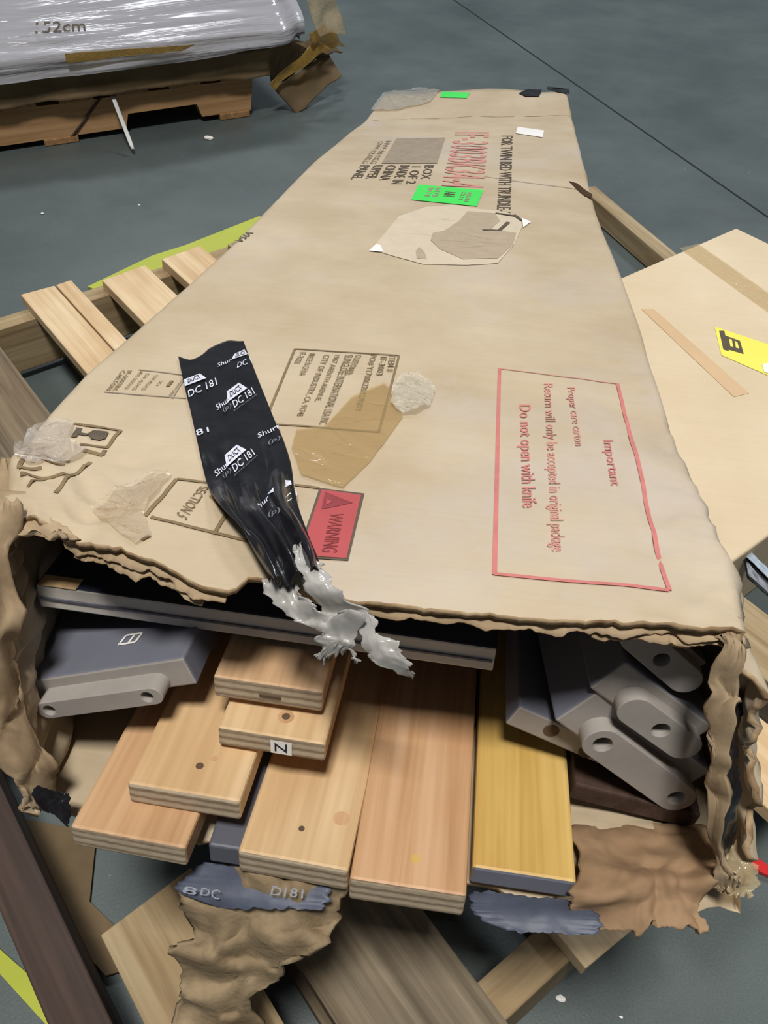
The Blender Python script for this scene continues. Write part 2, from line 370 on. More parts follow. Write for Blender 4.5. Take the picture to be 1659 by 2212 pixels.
plane_decal('label_symbol', V2((1553, 716), (1562, 756), (1574, 760), (1564, 716)), cz, M['inkd'], fc, off=.0016)
plane_decal('label_symbol', V2((1566, 726), (1572, 756), (1606, 766), (1598, 738)), cz, M['inkd'], fc, off=.0016)
for q in (V2((1574, 734), (1577, 750), (1583, 751), (1580, 735)), V2((1586, 738), (1589, 753), (1596, 755), (1592, 741))):
    plane_decal('label_symbol', q, cz, M['ylab'], fc, off=.002)
plane_decal('label_patch', V2((1645, 788), (1650, 806), (1700, 815), (1700, 780)), cz, M['white'], fc, off=.002)
# ------------------------------------------------------------------ THE LONG TORN CARTON (carton frame: x across, y along, z up from the lid)
XL = [(.3, -.287), (.40, -.292), (.436, -.300), (.492, -.320), (.572, -.331), (.66, -.335), (.766, -.329), (.908, -.323), (1.08, -.318), (1.5, -.319), (2.05, -.318), (2.25, -.312), (2.45, -.290)]
XR = [(.3, .192), (.41, .196), (.485, .204), (.555, .199), (.69, .192), (.925, .198), (1.15, .198), (1.37, .194), (1.52, .196), (2.0, .199), (2.25, .200), (2.45, .194)]
YEND = 2.44
def z0(x, Y):
    t = (x + .32) / .52
    l = table([(1.6, 0), (2.25, -.022), (2.45, .012)], Y); r = table([(1.5, 0), (2.25, .032), (2.45, .062)], Y)
    z = lerp(l, r, t)
    z += .012 * math.sin(max(0, min(1, t)) * math.pi) * sm(2.2, 2.4, Y)
    return z
def dtop(x, Y):
    d = .0012 * N(x * 7, Y * 5, 1.3) + .0005 * N(x * 30, Y * 26, 4)
    near = 1 - sm(.40, .60, Y)
    d += near * (.0015 * N(x * 22, Y * 30, 7))
    rc = sm(.09, .17, x) * (1 - sm(.52, .95, Y))
    d += rc * (.006 * N(x * 18, Y * 11, 3.3) + .0035 * ridge(x * 26 + Y * 14, Y * 24 - x * 20, 9.) - .002)
    lc = (1 - sm(-.27, -.16, x)) * (1 - sm(.46, .60, Y))
    d += lc * (.010 * N(x * 20, Y * 22, 5.3) + .006 * ridge(x * 30, Y * 42, 2.) - .004)
    d -= .0035 * math.exp(-((Y - 1.50 - .04 * x) / .006) ** 2) * sm(-.05, .1, x)         # creases across the lid
    d -= .0035 * math.exp(-((Y - 2.16 + .10 * x) / .008) ** 2)
    d += .006 * sm(2.2, 2.3, Y) * N(x * 12, Y * 12, 8)
    return d
def top_z(x, Y): return z0(x, Y) + dtop(x, Y)
def topP(px, py, extra=0.):
    z = 0.
    for _ in range(40):
        p = bz(px, py, z + extra); z = lerp(z, top_z(p.x, min(p.y, YEND)), .3)
    return Vector((p.x, p.y, z + extra))
EDGE = [(-.295, .452), (-.289, .436), (-.247, .422), (-.203, .406), (-.177, .401), (-.141, .382), (-.122, .381), (-.116, .397), (-.100, .398), (-.07, .386), (-.037, .388), (.019, .390), (.067, .393), (.103, .398), (.159, .404), (.187, .406), (.2, .41)]
def zbot(Y): return -.228 + .030 * sm(.6, .95, Y) - .0 * Y
nT, nS, nB = 110, 44, 60
ring = [('T', i / nT) for i in range(nT)] + [('R', i / nS) for i in range(nS)] + [('B', i / nB) for i in range(nB)] + [('L', i / nS) for i in range(nS)]
RAD = .012
def shellP(k, q, tt):
    if k == 'T':
        ye = table(EDGE, lerp(-.292, .192, q)); ye += .0035 * N(q * 60, 0, 2) + .002 * N(q * 160, 3, 2)
    elif k == 'R':
        ye = lerp(.408, .372, q) + .012 * N(q * 9, 7, 1) + .004 * N(q * 40, 5, 1)
    elif k == 'B':
        ye = lerp(.372, .350, min(1, q * 2)) if q < .5 else lerp(.350, .372, q * 2 - 1)
        ye += .010 * N(q * 12, 2, 6) + .004 * N(q * 50, 2, 6)
    else:
        ye = lerp(.362, .452, q ** 2.5) + .010 * N(q * 9, 9, 3) + .004 * N(q * 45, 9, 3)
        ye = min(ye, .452)
    Y = lerp(ye, YEND, tt ** 1.7)
    xl = table(XL, Y); xr = table(XR, Y); zb = zbot(Y)
    near = 1 - sm(.40, .90, Y)
    if k == 'T':
        x = lerp(xl, xr, q); z = top_z(x, Y)
        e = min(x - xl, xr - x)
        if e < RAD: z -= RAD - math.sqrt(max(0, RAD * RAD - (RAD - e) ** 2))
    elif k == 'R':
        zt = top_z(xr, Y) - RAD; z = lerp(zt, zb, q)
        x = xr + .052 * near * math.sin(q * 1.5) + .004 * N(q * 5, Y * 9, 4)
        x += near * (.009 * N(q * 10, Y * 20, 2) + .008 * (ridge(q * 12, Y * 16, 6) - .5))
    elif k == 'B':
        x = lerp(xr + .052 * near, xl + .01 * near, q); z = zb + .002 * N(x * 9, Y * 9, 2)
        z += near * (.006 * N(x * 20, Y * 24, 5) + .010 * sm(.1, .2, x) * (ridge(x * 14, Y * 40, 2) - .4))
    else:
        zt = top_z(xl, Y) - RAD; z = lerp(zb, zt, q)
        x = xl + .004 * N(q * 5, Y * 9, 14) + near * .01 * (1 - q)
        x += near * (.010 * N(q * 10, Y * 20, 12) + .009 * (ridge(q * 12, Y * 16, 16) - .5))
    return Vector((x, Y, z))
nY = 130; vs = []; fs = []; mi = []
R_ = len(ring)
for j in range(nY + 1):
    for k, q in ring: vs.append(shellP(k, q, j / nY))
for j in range(nY):
    for i in range(R_):
        a = j * R_ + i; b = j * R_ + (i + 1) % R_; fs.append((a, a + R_, b + R_, b)); 
cen = len(vs); vs.append(Vector((-.06, YEND + .004, -.08)))
for i in range(R_):
    a = nY * R_ + i; b = nY * R_ + (i + 1) % R_; fs.append((a, cen, b))
bx = thing('long_carton', (-.06, 1.2, -.2), 'long worn cardboard carton in the middle, near end torn open and full of boards', 'carton', BOX)
sh = mk('carton_shell', vs, fs, [M['box'], M['rim']], bx, BOX, smooth=True)
b_ = bmesh.new(); b_.from_mesh(sh.data); b_.faces.ensure_lookup_table()
if b_.faces[10].normal.z < 0: bmesh.ops.reverse_faces(b_, faces=b_.faces); b_.to_mesh(sh.data)
b_.free(); solid(sh, .0045, -1, 1)
def lip(x0, x1, dz, reach, seed, nm='torn_lip'):
    def P(u, v):
        x = lerp(x0, x1, u); ye = table(EDGE, x)
        r = reach * (.35 + .9 * N(x * 38, seed, 1) + .5 * N(x * 130, seed, 2) + .25 * N(x * 300, seed, 3)) * min(1, 8 * u, 8 * (1 - u))
        Y = lerp(ye - max(r, -.010), ye + .03, v)
        return Vector((x, Y, top_z(x, max(Y, .38)) - dz - .004 * (1 - v) ** 3 * (1 + N(x * 60, seed)) + .002 * N(x * 50, Y * 60, seed)))
    return grid(nm, P, 160, 8, [M['torn'], M['rim']], bx, BOX, .0012, -1, True, None, 1)
lip(-.28, -.125, .0055, .006, 2); lip(-.24, -.14, .011, .007, 9); lip(-.06, .19, .0055, .004, 5); lip(.10, .195, .010, .005, 13)
# --- prints and stickers on the lid
def lid(name, quad, mat, txt=None, off=.0009, seg=8, label=None, parent=None):
    return plane_decal(name, V2(*quad), lambda x, y: topP(x, y), mat, parent or bx, fr=bz, txt=txt, off=off, seg=seg, label=label)
def lid_lines(name, segs, w, mat, off=.0009, label=None):
    vs = []; fs = []
    for (a, b) in segs:
        n = 14; s = len(vs)
        A = topP(*a); B = topP(*b); d = (B - A); d.z = 0; d.normalize(); nn = Vector((-d.y, d.x, 0)) * w / 2
        for i in range(n + 1):
            p = A.lerp(B, i / n)
            for sg in (-1, 1):
                q = p + nn * sg; vs.append(Vector((q.x, q.y, top_z(q.x, q.y) + off)))
        for i in range(n): fs.append((s + 2 * i, s + 2 * i + 1, s + 2 * i + 3, s + 2 * i + 2))
    o = mk(name, vs, uptri(vs, fs), mat, bx, BOX)
    if label: o['label'] = label
    return o
def lid_poly(name, pts, mat, off=.0012, label=None, parent=None, extra=0.):
    P = [topP(x, y) + Vector((0, 0, off)) for x, y in pts]
    b = bmesh.new(); f = b.faces.new([b.verts.new(p) for p in P]); bmesh.ops.triangulate(b, faces=[f])
    for _ in range(3): bmesh.ops.subdivide_edges(b, edges=b.edges, cuts=1)
    for v in b.verts: v.co.z = top_z(v.co.x, v.co.y) + off
    b.verts.index_update()
    vs = [v.co.copy() for v in b.verts]; fs = [tuple(v.index for v in f.verts) for f in b.faces]; b.free()
    o = mk(name, vs, uptri(vs, fs), mat, parent or bx, BOX)
    if label: o['label'] = label
    return o
lid_lines('printed_frame', [((1079, 797), (1068, 1243)), ((1066, 1241), (1444, 1277)), ((1333, 829), (1430, 1235)), ((1430, 1230), (1446, 1277))], .0032, M['redink'], label='faded red printed frame')
lid_lines('printed_frame', [((1078, 797), (1334, 830))], .0015, M['redpale'])
lid('printed_text', [(1114, 876), (1118, 1098), (1160, 1098), (1146, 876)], M['redink'], 'Do not open with knife', label='red text of the notice')
lid('printed_text', [(1168, 830), (1182, 1192), (1222, 1192), (1194, 830)], M['redpale'], 'Return will only be accepted in original package')
lid('printed_text', [(1219, 838), (1236, 964), (1262, 964), (1242, 838)], M['redpale'], 'Proper care carton')
lid('printed_text', [(1296, 952), (1312, 1050), (1342, 1050), (1324, 952)], M['redink'], 'Important')
lid('printed_text', [(978, 425), (948, 425), (1056, 286), (1050, 286)][0:0] or [(982, 286), (952, 402), (1044, 412), (1058, 286)], M['redpale'], 'IF-3003BK3A-A', label='red carton number')
lid('printed_text', [(1083, 294), (1072, 464), (1103, 464), (1108, 294)], M['inkd'], 'FOR TWIN BED WITH TRUNDLE-A', label='black line of print')
lid('printed_block', [(856, 300), (824, 354), (944, 354), (962, 298)], M['inkg'], seg=6, label='grey printed panel')
lid('printed_text', [(818, 306), (780, 354), (812, 354), (846, 304)], M['inkg'], 'NW:40.5KG\nGW:42.0KG')
lid('printed_text', [(778, 358), (750, 398), (868, 398), (886, 358)], M['inkd'], 'MADE IN\nCHINA\nUPPER\nPANEL')
lid('printed_text', [(890, 358), (876, 398), (926, 398), (938, 358)], M['inkd'], 'BOX\n1 OF 2')
lid('green_label', [(904, 400), (888, 433), (1030, 447), (1044, 412)], M['grn'], off=.0013, label='bright green sticker with grey print')
lid('label_print', [(926, 408), (916, 426), (945, 428), (952, 408)], M['inkg'], 'M78\nM14', off=.0018)
lid('label_print', [(962, 416), (956, 426), (982, 429), (986, 416)], M['inkd'], 'A&A', off=.0018)
lid('label_print', [(998, 416), (988, 436), (1012, 438), (1020, 418)], M['inkg'], 'M57N\n2X14', off=.0018)
lid('green_label', [(955, 199), (950, 211), (1008, 213), (1015, 201)], M['grn'], off=.0013, label='small green sticker at the far end')
lid('white_label', [(1118, 275), (1114, 289), (1172, 298), (1175, 283)], M['white'], off=.0013, label='small blank white sticker')
# scuffed patch with white corners
lid_poly('peeled_patch', [(800, 543), (835, 500), (862, 468), (920, 448), (985, 444), (1030, 452), (1090, 458), (1122, 470), (1128, 490), (1110, 530), (1075, 570), (1010, 574), (915, 572), (870, 560), (825, 547)], M['scuff'], .0009, 'paler patch where a label was torn off')
lid_poly('bared_patch', [(935, 505), (960, 500), (990, 480), (1010, 458), (1068, 462), (1080, 478), (1060, 496), (1115, 505), (1108, 530), (1075, 560), (1000, 562), (950, 540), (930, 520)], M['scuffd'], .0014)
lid_poly('bared_patch', [(898, 545), (905, 535), (918, 548), (922, 562), (900, 560)], M['scuffd'], .0014)
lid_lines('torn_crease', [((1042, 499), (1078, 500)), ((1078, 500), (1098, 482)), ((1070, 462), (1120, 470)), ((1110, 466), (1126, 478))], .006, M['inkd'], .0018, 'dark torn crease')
lid_poly('label_corner', [(797, 544), (812, 530), (822, 532), (828, 547)], M['white'], .0018, 'white corner left of a torn label')
lid_poly('label_corner', [(1127, 473), (1147, 481), (1130, 494)], M['white'], .0018)
lid_lines('fold_crease', [((800, 262), (1232, 251))], .003, M['ink'], .0009, 'dark crease line across the far end of the lid')
lid_lines('fold_crease', [((1045, 382), (1262, 412))], .002, M['ink'], .0009)
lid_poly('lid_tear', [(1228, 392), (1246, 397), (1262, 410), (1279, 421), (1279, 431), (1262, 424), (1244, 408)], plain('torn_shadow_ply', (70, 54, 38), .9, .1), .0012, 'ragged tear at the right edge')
lid_poly('tape_remnant', [(1120, 203), (1140, 195), (1170, 198), (1164, 210), (1135, 210)], M['tape'], .002, 'scrap of black tape')
lid_poly('tape_remnant', [(1180, 193), (1230, 193), (1230, 205), (1182, 198)], M['tape'], .002)
# address panel, address strip
lid_lines('printed_frame', [((637, 755), (862, 769)), ((862, 769), (818, 935)), ((637, 755), (575, 905)), ((580, 917), (818, 935))], .0022, M['ink'], label='brown-black printed frame of the address panel')
addr = 'ITEM #\nIF-3003\nPO# Y17006220327NDY\nCUSTOMER:\nSUNGLOSE INTERNATIONAL USA INC\n1967 ARENTH AVENUE,\nCITY OF INDUSTRY, CA. 91748\nMADE IN CHINA'
LN = [(('ITEM #'), (838, 770), (834, 805), 16), ('IF-3003', (822, 772), (812, 812), 14), ('PO# Y17006220327NDY', (799, 768), (765, 890), 15), ('CUSTOMER:', (768, 768), (745, 812), 14), ('SUNGLOSE INTERNATIONAL USA INC', (745, 768), (688, 918), 18), ('1967 ARENTH AVENUE,', (721, 768), (678, 868), 14), ('CITY OF INDUSTRY, CA. 91748', (697, 768), (638, 900), 16), ('MADE IN CHINA', (668, 765), (645, 812), 14), ('IF-3003', (648, 762), (634, 786), 14)]
for t, a, b, w in LN:
    lid('printed_text', [a, b, (b[0] + w, b[1]), (a[0] + w, a[1])], M['ink'], t)
lid_lines('printed_frame', [((300, 800), (402, 812)), ((225, 848), (402, 862)), ((402, 812), (372, 862))], .0015, M['inkg'])
for t, a, b, w in (('IF-3003BK\nCARTON', (262, 802), (228, 846), 24), ('MEAS. 202X51X23', (302, 804), (268, 842), 8), ('G.W. 42.0 KGS', (316, 808), (284, 844), 8), ('N.W. 40.5 KGS', (334, 812), (304, 844), 9), ('X1', (345, 824), (336, 834), 7), ('1', (368, 824), (358, 836), 8), ('MADE IN CHINA', (392, 822), (362, 858), 8)):
    lid('printed_text', [a, b, (b[0] + w, b[1]), (a[0] + w, a[1])], M['ink'], t)
# warning label
lid('warning_border', [(690, 1056), (640, 1206), (752, 1213), (787, 1068)], M['inkd'], off=.0009, label='black border of the warning print')
lid('warning_label', [(695, 1060), (646, 1202), (748, 1209), (780, 1072)], M['redlab'], off=.0013, label='red printed warning panel')
lid_poly('warning_triangle', [(702, 1066), (694, 1104), (762, 1090)], M['inkr'], .0017)
lid_poly('warning_triangle', [(706, 1083), (704, 1096), (718, 1089)], M['redlab'], .0021)
lid('printed_text', [(714, 1112), (694, 1196), (728, 1198), (742, 1114)], M['inkr'], 'WARNING', off=.0018)
# panel drawing and handling marks
lid_lines('printed_drawing', [((382, 1036), (455, 1044)), ((382, 1036), (330, 1096)), ((330, 1096), (314, 1116)), ((326, 1118), (565, 1177)), ((462, 1156), (490, 1110)), ((455, 1072), (490, 1110)), ((306, 1168), (324, 1158))], .0028, M['ink'], label='brown-black printed drawing')
lid_lines('printed_line', [((636, 1049), (690, 1056))], .0028, M['ink'])
lid('printed_text', [(432, 1052), (380, 1112), (402, 1126), (452, 1054)], M['ink'], 'SECTION 5')
lid_lines('handling_marks', [((160, 916), (262, 932)), ((262, 932), (230, 970)), ((230, 968), (172, 960)), ((222, 986), (180, 974)), ((222, 986), (228, 974)), ((196, 1000), (152, 1028)), ((152, 1028), (120, 1066)), ((40, 1012), (90, 1012)), ((44, 1026), (150, 1028)), ((40, 1012), (68, 970)), ((85, 990), (140, 1006)), ((92, 982), (152, 998)), ((70, 1000), (85, 985)), ((60, 1054), (100, 1036))], .0030, M['ink'], label='brown-black handling symbols')
lid_poly('fragile_symbol', [(188, 940), (202, 932), (236, 936), (228, 950), (214, 954), (196, 950)], M['inkd'], .0014, 'printed wine glass bowl')
lid_lines('fragile_symbol', [((190, 941), (164, 936)), ((172, 926), (160, 946))], .0045, M['inkd'])
lid('printed_text', [(534, 500), (506, 522), (520, 526), (548, 504)], M['inkd'], 'VISA')
# clear tape pieces
def film_patch(name, pts, mat, h, amp, seed, label=None, off=.0024):
    o = lid_poly(name, pts, mat, off, label)
    b = bmesh.new(); b.from_mesh(o.data); bmesh.ops.subdivide_edges(b, edges=b.edges, cuts=1)
    for v in b.verts:
        p = v.co; v.co.z += amp * (abs(N(p.x * h, p.y * h * .7, seed)) + .4 * abs(N(p.x * h * 3, p.y * h * 2, seed + 5)))
        v.co.x += amp * .3 * N(p.x * 90, p.y * 90, seed)
    b.to_mesh(o.data); b.free(); return o
film_patch('clear_tape', [(848, 838), (870, 815), (905, 812), (940, 840), (932, 880), (900, 900), (868, 900), (842, 880)], film('crumpled_tape', (236, 230, 214), .6, .08, (1, 1, 1), 90, .006), 60, .008, 3, 'crumpled glossy clear tape')
film_patch('clear_tape', [(640, 930), (700, 925), (760, 860), (830, 830), (850, 850), (870, 905), (800, 1000), (740, 1058), (650, 1030), (630, 970)], film('smooth_tape', (205, 178, 130), .62, .14, (1, 1, 1), 30, .002), 30, .002, 6, 'smooth clear tape band', .0016)
film_patch('clear_tape', [(200, 1110), (240, 1070), (330, 1025), (370, 1030), (310, 1110), (330, 1165), (290, 1180), (235, 1140)], film('crumpled_tape_near', (226, 212, 190), .70, .08, (1, 1, 1), 90, .006), 60, .006, 8, 'crumpled glossy clear tape at the torn edge')
film_patch('clear_tape', [(30, 985), (60, 935), (120, 912), (160, 920), (150, 960), (190, 975), (160, 1000), (60, 1010)], film('corner_tape', (222, 214, 206), .66, .1, (1, 1, 1), 60, .006), 50, .008, 12, 'clear tape wrapped over the near left corner')
film_patch('clear_tape', [(800, 240), (830, 203), (905, 195), (950, 198), (930, 222), (860, 240)], film('far_tape', (220, 216, 206), .55, .1, (1, 1, 1), 60, .004), 40, .006, 15)
# ------------------------------------------------------------------ ribbons: torn pieces given as rows of (left px, right px, depth)
def cr(a, b, c, d, t): return .5 * ((2 * b) + (c - a) * t + (2 * a - 5 * b + 4 * c - d) * t * t + (3 * b - a - 3 * c + d) * t ** 3)
def crum(p, f, seed):
    q = Vector((p.x * f + seed * 3.7, p.y * f * .8, p.z * f + seed))
    w = Vector((N(q.x, q.y, q.z), N(q.y, q.z, q.x + 5), 0)) * .5
    d, _ = noise.voronoi(q + w); return d[0] - .45
def ribbon(name, rows, mat, parent=None, nu=24, nv=48, amp=.004, freq=40, seed=1, thick=.0015, rag=0., sag=0., rim=None, fr=None):
    A = []; B = []
    for l, r, dl, dr in rows:
        A.append(bY(*l, dl[1]) if dl[0] == 'Y' else (topP(*l, dl[1]) if dl[0] == 'T' else bz(*l, dl[1])))
        B.append(bY(*r, dr[1]) if dr[0] == 'Y' else (topP(*r, dr[1]) if dr[0] == 'T' else bz(*r, dr[1])))
    n = len(rows) - 1
    def at(C, v):
        f = min(v * n, n - 1e-6); i = int(f); t = f - i
        return cr(C[max(i - 1, 0)], C[i], C[i + 1], C[min(i + 2, n)], t)
    def P(u, v):
        r = rag * (N(v * 30, seed, 1) * (1 - 2 * u) if True else 0)
        p = at(A, v).lerp(at(B, v), u)
        q = Vector((N(p.x * freq, p.y * freq, p.z * freq + seed), N(p.x * freq + 9, p.y * freq, p.z * freq + seed), N(p.x * freq, p.y * freq + 7, p.z * freq + seed))) * .7
        w = crum(p, freq, seed) * 2.6 + .8 * crum(p, freq * 2.3, seed + 1)
        e = Vector((1, 0, 0)) * rag * ((1 if u > .5 else -1) * abs(2 * u - 1) ** 3) * (N(v * 9, seed * 3.1, u) * 1.6 + N(v * 34, seed * 3.1, u) * .6)
        f2 = Vector((0, -.3, -1)) * rag * (abs(2 * v - 1) ** 6 * (1 if v > .5 else -1)) * (N(u * 9, seed, 4) * 1.6 + N(u * 32, seed, 4) * .6)
        return p + q * amp + Vector((0, -.4, .9)) * (w * amp * .8 + sag * math.sin(math.pi * u)) + e + f2
    return grid(name, P, nu, nv, [mat] + ([rim] if rim else []), parent, BOX, thick, 0, True)
# crumpled cardboard parts of the long carton at its opening
Yk = lambda v: ('Y', v)
ribbon('torn_side', [((1430, 1378), (1602, 1345), Yk(.43), Yk(.42)), ((1545, 1400), (1600, 1395), Yk(.405), Yk(.40)), ((1532, 1490), (1592, 1480), Yk(.398), Yk(.392)), ((1524, 1570), (1578, 1570), Yk(.392), Yk(.385)), ((1534, 1660), (1566, 1660), Yk(.385), Yk(.378)), ((1532, 1760), (1564, 1760), Yk(.378), Yk(.37)), ((1540, 1850), (1562, 1850), Yk(.37), Yk(.364)), ((1555, 1900), (1600, 1905), Yk(.365), Yk(.36)), ((1565, 1925), (1605, 1932), Yk(.362), Yk(.357))],
       M['torn'], bx, amp=.009, freq=45, seed=3, thick=.004, rag=.004)
ribbon('torn_side', [((-60, 1080), (40, 1105), Yk(.43), Yk(.43)), ((-60, 1200), (28, 1200), Yk(.40), Yk(.42)), ((-60, 1350), (36, 1350), Yk(.37), Yk(.40)), ((-60, 1450), (44, 1450), Yk(.36), Yk(.39)), ((-50, 1560), (62, 1550), Yk(.35), Yk(.38)), ((0, 1640), (112, 1620), Yk(.345), Yk(.375)), ((40, 1700), (122, 1690), Yk(.345), Yk(.37)), ((60, 1740), (110, 1735), Yk(.345), Yk(.365))],
       M['torn'], bx, amp=.010, freq=40, seed=8, thick=.004, rag=.006)
ribbon('torn_corner', [((-60, 1010), (30, 990), Yk(.50), Yk(.50)), ((-70, 1060), (60, 1080), Yk(.46), Yk(.455)), ((-70, 1110), (130, 1130), Yk(.435), Yk(.43)), ((-70, 1150), (180, 1165), Yk(.425), Yk(.42))],
       M['torn'], bx, amp=.006, freq=35, seed=5, thick=.004, rag=.004)
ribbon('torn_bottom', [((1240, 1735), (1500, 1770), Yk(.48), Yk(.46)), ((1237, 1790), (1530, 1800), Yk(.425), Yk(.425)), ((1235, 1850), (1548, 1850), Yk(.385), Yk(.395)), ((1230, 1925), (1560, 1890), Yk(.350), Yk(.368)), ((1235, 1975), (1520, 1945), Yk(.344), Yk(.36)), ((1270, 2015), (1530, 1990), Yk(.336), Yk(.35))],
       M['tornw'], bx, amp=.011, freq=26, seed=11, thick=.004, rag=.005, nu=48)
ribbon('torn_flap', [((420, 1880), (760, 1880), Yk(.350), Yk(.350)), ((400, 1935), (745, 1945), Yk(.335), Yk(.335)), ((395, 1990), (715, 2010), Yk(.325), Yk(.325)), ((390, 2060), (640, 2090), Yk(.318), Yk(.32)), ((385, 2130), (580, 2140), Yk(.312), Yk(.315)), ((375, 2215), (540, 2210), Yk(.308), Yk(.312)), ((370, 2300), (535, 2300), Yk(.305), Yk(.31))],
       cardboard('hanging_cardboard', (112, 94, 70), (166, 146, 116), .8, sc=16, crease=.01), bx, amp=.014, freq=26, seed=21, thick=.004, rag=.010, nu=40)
# ------------------------------------------------------------------ black printed tape stuck on the lid
def lift(p): return .003 + .016 * (1 - sm(.395, .52, p.y))
TL = [(385, 770), (393, 810), (402, 850), (412, 890), (422, 935), (434, 990), (450, 1050), (478, 1098), (515, 1140), (545, 1180), (570, 1225), (592, 1258)]
TR = [(526, 737), (540, 775), (556, 815), (572, 855), (592, 905), (612, 950), (628, 1000), (636, 1050), (648, 1100), (668, 1150), (688, 1198), (700, 1240)]
def tz(px, py, dz=0.):
    z = .004
    for _ in range(5):
        p = bz(px, py, z + dz); z = top_z(p.x, p.y) + lift(p)
    return Vector((p.x, p.y, z + dz))
def tape_px(u, v):
    n = len(TL) - 1; f = min(v * n, n - 1e-6); i = int(f); t = f - i
    g = lambda C: cr(Vector(C[max(i - 1, 0)]), Vector(C[i]), Vector(C[i + 1]), Vector(C[min(i + 2, n)]), t)
    p = g(TL).lerp(g(TR), u)
    if v < .12: p = p + Vector((0, (1 - v / .12) * (14 * math.sin(min(1, u * 2.2) * math.pi) if u < .45 else -8 * math.sin((u - .45) / .55 * math.pi))))
    return p
def tapeP(u, v):
    p = tape_px(u, v); q = tz(p.x, p.y)
    w = sm(.38, .85, v); fold = .0045 * w * (math.sin(u * 17 + 3 * N(v * 5, 0, 2)) + .8 * N(u * 14, v * 7, 3)) + .0008 * N(u * 6, v * 14, 5)
    fold += .004 * w * math.exp(-((u - .88 + .1 * v) / .07) ** 2)
    return q + Vector((0, 0, fold))
tp = thing('black_tape_strip', tz(520, 950), 'strip of black printed tape peeled loose on the lid of the long carton', 'tape', BOX)
grid('tape_band', tapeP, 48, 120, M['tape'], tp, BOX, .0006, 0)
def tmark(quad, mat, txt=None, off=.0016, name='tape_print'):
    return plane_decal(name, V2(*quad), lambda x, y: tz(x, y), mat, tp, fr=bz, txt=txt, off=off, seg=4)
def logo(x, y, s, ang, clipr=False, big=1.0):
    # slanted white plate with dark lettering, text below it; x, y = left end of the plate's foot
    c, sn = math.cos(ang), math.sin(ang)
    T = lambda a, b: (x + s * (a * c + b * sn), y + s * (-a * sn + b * c))
    R = lambda a0, b0, a1, b1, sk: [T(a0, b0), T(a1, b0), T(a1 + sk, b1), T(a0 + sk, b1)]
    tmark([T(0, 0), T(52, 0), T(44, -20), T(12, -20)], M['tprint'])
    tmark([T(10, -4), T(44, -4), T(40, -15), T(16, -15)], M['tape'], 'DUCT', .0022)
    if not clipr:
        tmark([T(-30, 3), T(4, 3), T(6, -9), T(-26, -9)], M['tprint'], 'Shur', .0022)
        tmark([T(-22, 16), T(0, 16), T(4, 5), T(-18, 5)], M['tprintd'], '(p)', .0022)
        tmark([T(4, 20), T(58, 20), T(60, 5), T(8, 5)], M['tprint'], 'DC 181', .0022)
        tmark([T(-2, 26), T(60, 26), T(61, 22), T(0, 22)], M['tprintd'], 'general purpose', .0022)
logo(492, 872, 1.0, .62); logo(490, 1012, 1.08, .72)
tmark([(399, 838), (446, 820), (432, 810), (398, 823)], M['tprint']); tmark([(406, 832), (436, 820), (428, 814), (406, 823)], M['tape'], 'DUCT', .0022)
tmark([(408, 862), (470, 834), (466, 819), (406, 847)], M['tprint'], 'DC 181')
tmark([(500, 780), (535, 768), (528, 758), (506, 768)], M['tprint']); tmark([(508, 776), (532, 768), (528, 761), (511, 768)], M['tape'], 'DUCT', .0022)
tmark([(470, 796), (500, 784), (500, 776), (470, 788)], M['tprint'], 'Shur'); tmark([(512, 798), (545, 786), (540, 775), (514, 786)], M['tprint'], 'DC 1')
tmark([(425, 946), (452, 936), (450, 926), (422, 932)], M['tprint'], '81')
tmark([(558, 950), (606, 928), (600, 918), (556, 940)], M['tprint'], 'Shurt'); tmark([(578, 968), (606, 956), (606, 944), (580, 956)], M['tprintd'], '(p)', .0022)
tmark([(577, 1072), (630, 1050), (628, 1042), (606, 1040)], M['tprint']); tmark([(590, 1066), (620, 1052), (616, 1044), (600, 1050)], M['tape'], 'DUCT', .0022)
tmark([(552, 1112), (582, 1082), (578, 1072), (548, 1100)], M['tprint'], 'Shur'); tmark([(606, 1100), (642, 1074), (640, 1060), (604, 1082)], M['tprint'], 'DC 1')
tmark([(578, 1124), (606, 1112), (604, 1098), (580, 1108)], M['tprintd'], '(p)')
# ------------------------------------------------------------------ torn whitish plastic hanging over the torn edge
sp = thing('torn_plastic_shreds', topP(700, 1280), 'crumpled whitish torn plastic hanging from the end of the black tape', 'plastic scrap', BOX)
T_ = lambda h: ('T', h)
ribbon('plastic_shred', [((628, 1186), (652, 1190), T_(.016), T_(.016)), ((632, 1208), (690, 1214), T_(.018), T_(.02)), ((655, 1240), (716, 1250), T_(.018), T_(.02)), ((668, 1280), (750, 1290), T_(.012), T_(.014)), ((690, 1318), (790, 1325), Yk(.375), Yk(.375)), ((730, 1350), (800, 1345), Yk(.368), Yk(.37)), ((770, 1375), (805, 1370), Yk(.365), Yk(.366))],
       M['shred'], sp, amp=.0042, freq=60, seed=31, rag=.004, thick=.001)
ribbon('plastic_shred', [((588, 1262), (645, 1262), Yk(.385), Yk(.385)), ((596, 1300), (668, 1292), Yk(.376), Yk(.376)), ((628, 1330), (690, 1318), Yk(.370), Yk(.37)), ((660, 1352), (735, 1335), Yk(.366), Yk(.366)), ((698, 1372), (765, 1320), Yk(.363), Yk(.363)), ((706, 1400), (755, 1380), Yk(.362), Yk(.362)), ((690, 1418), (748, 1412), Yk(.362), Yk(.362))],
       M['shred'], sp, amp=.0042, freq=70, seed=35, rag=.006, thick=.001)
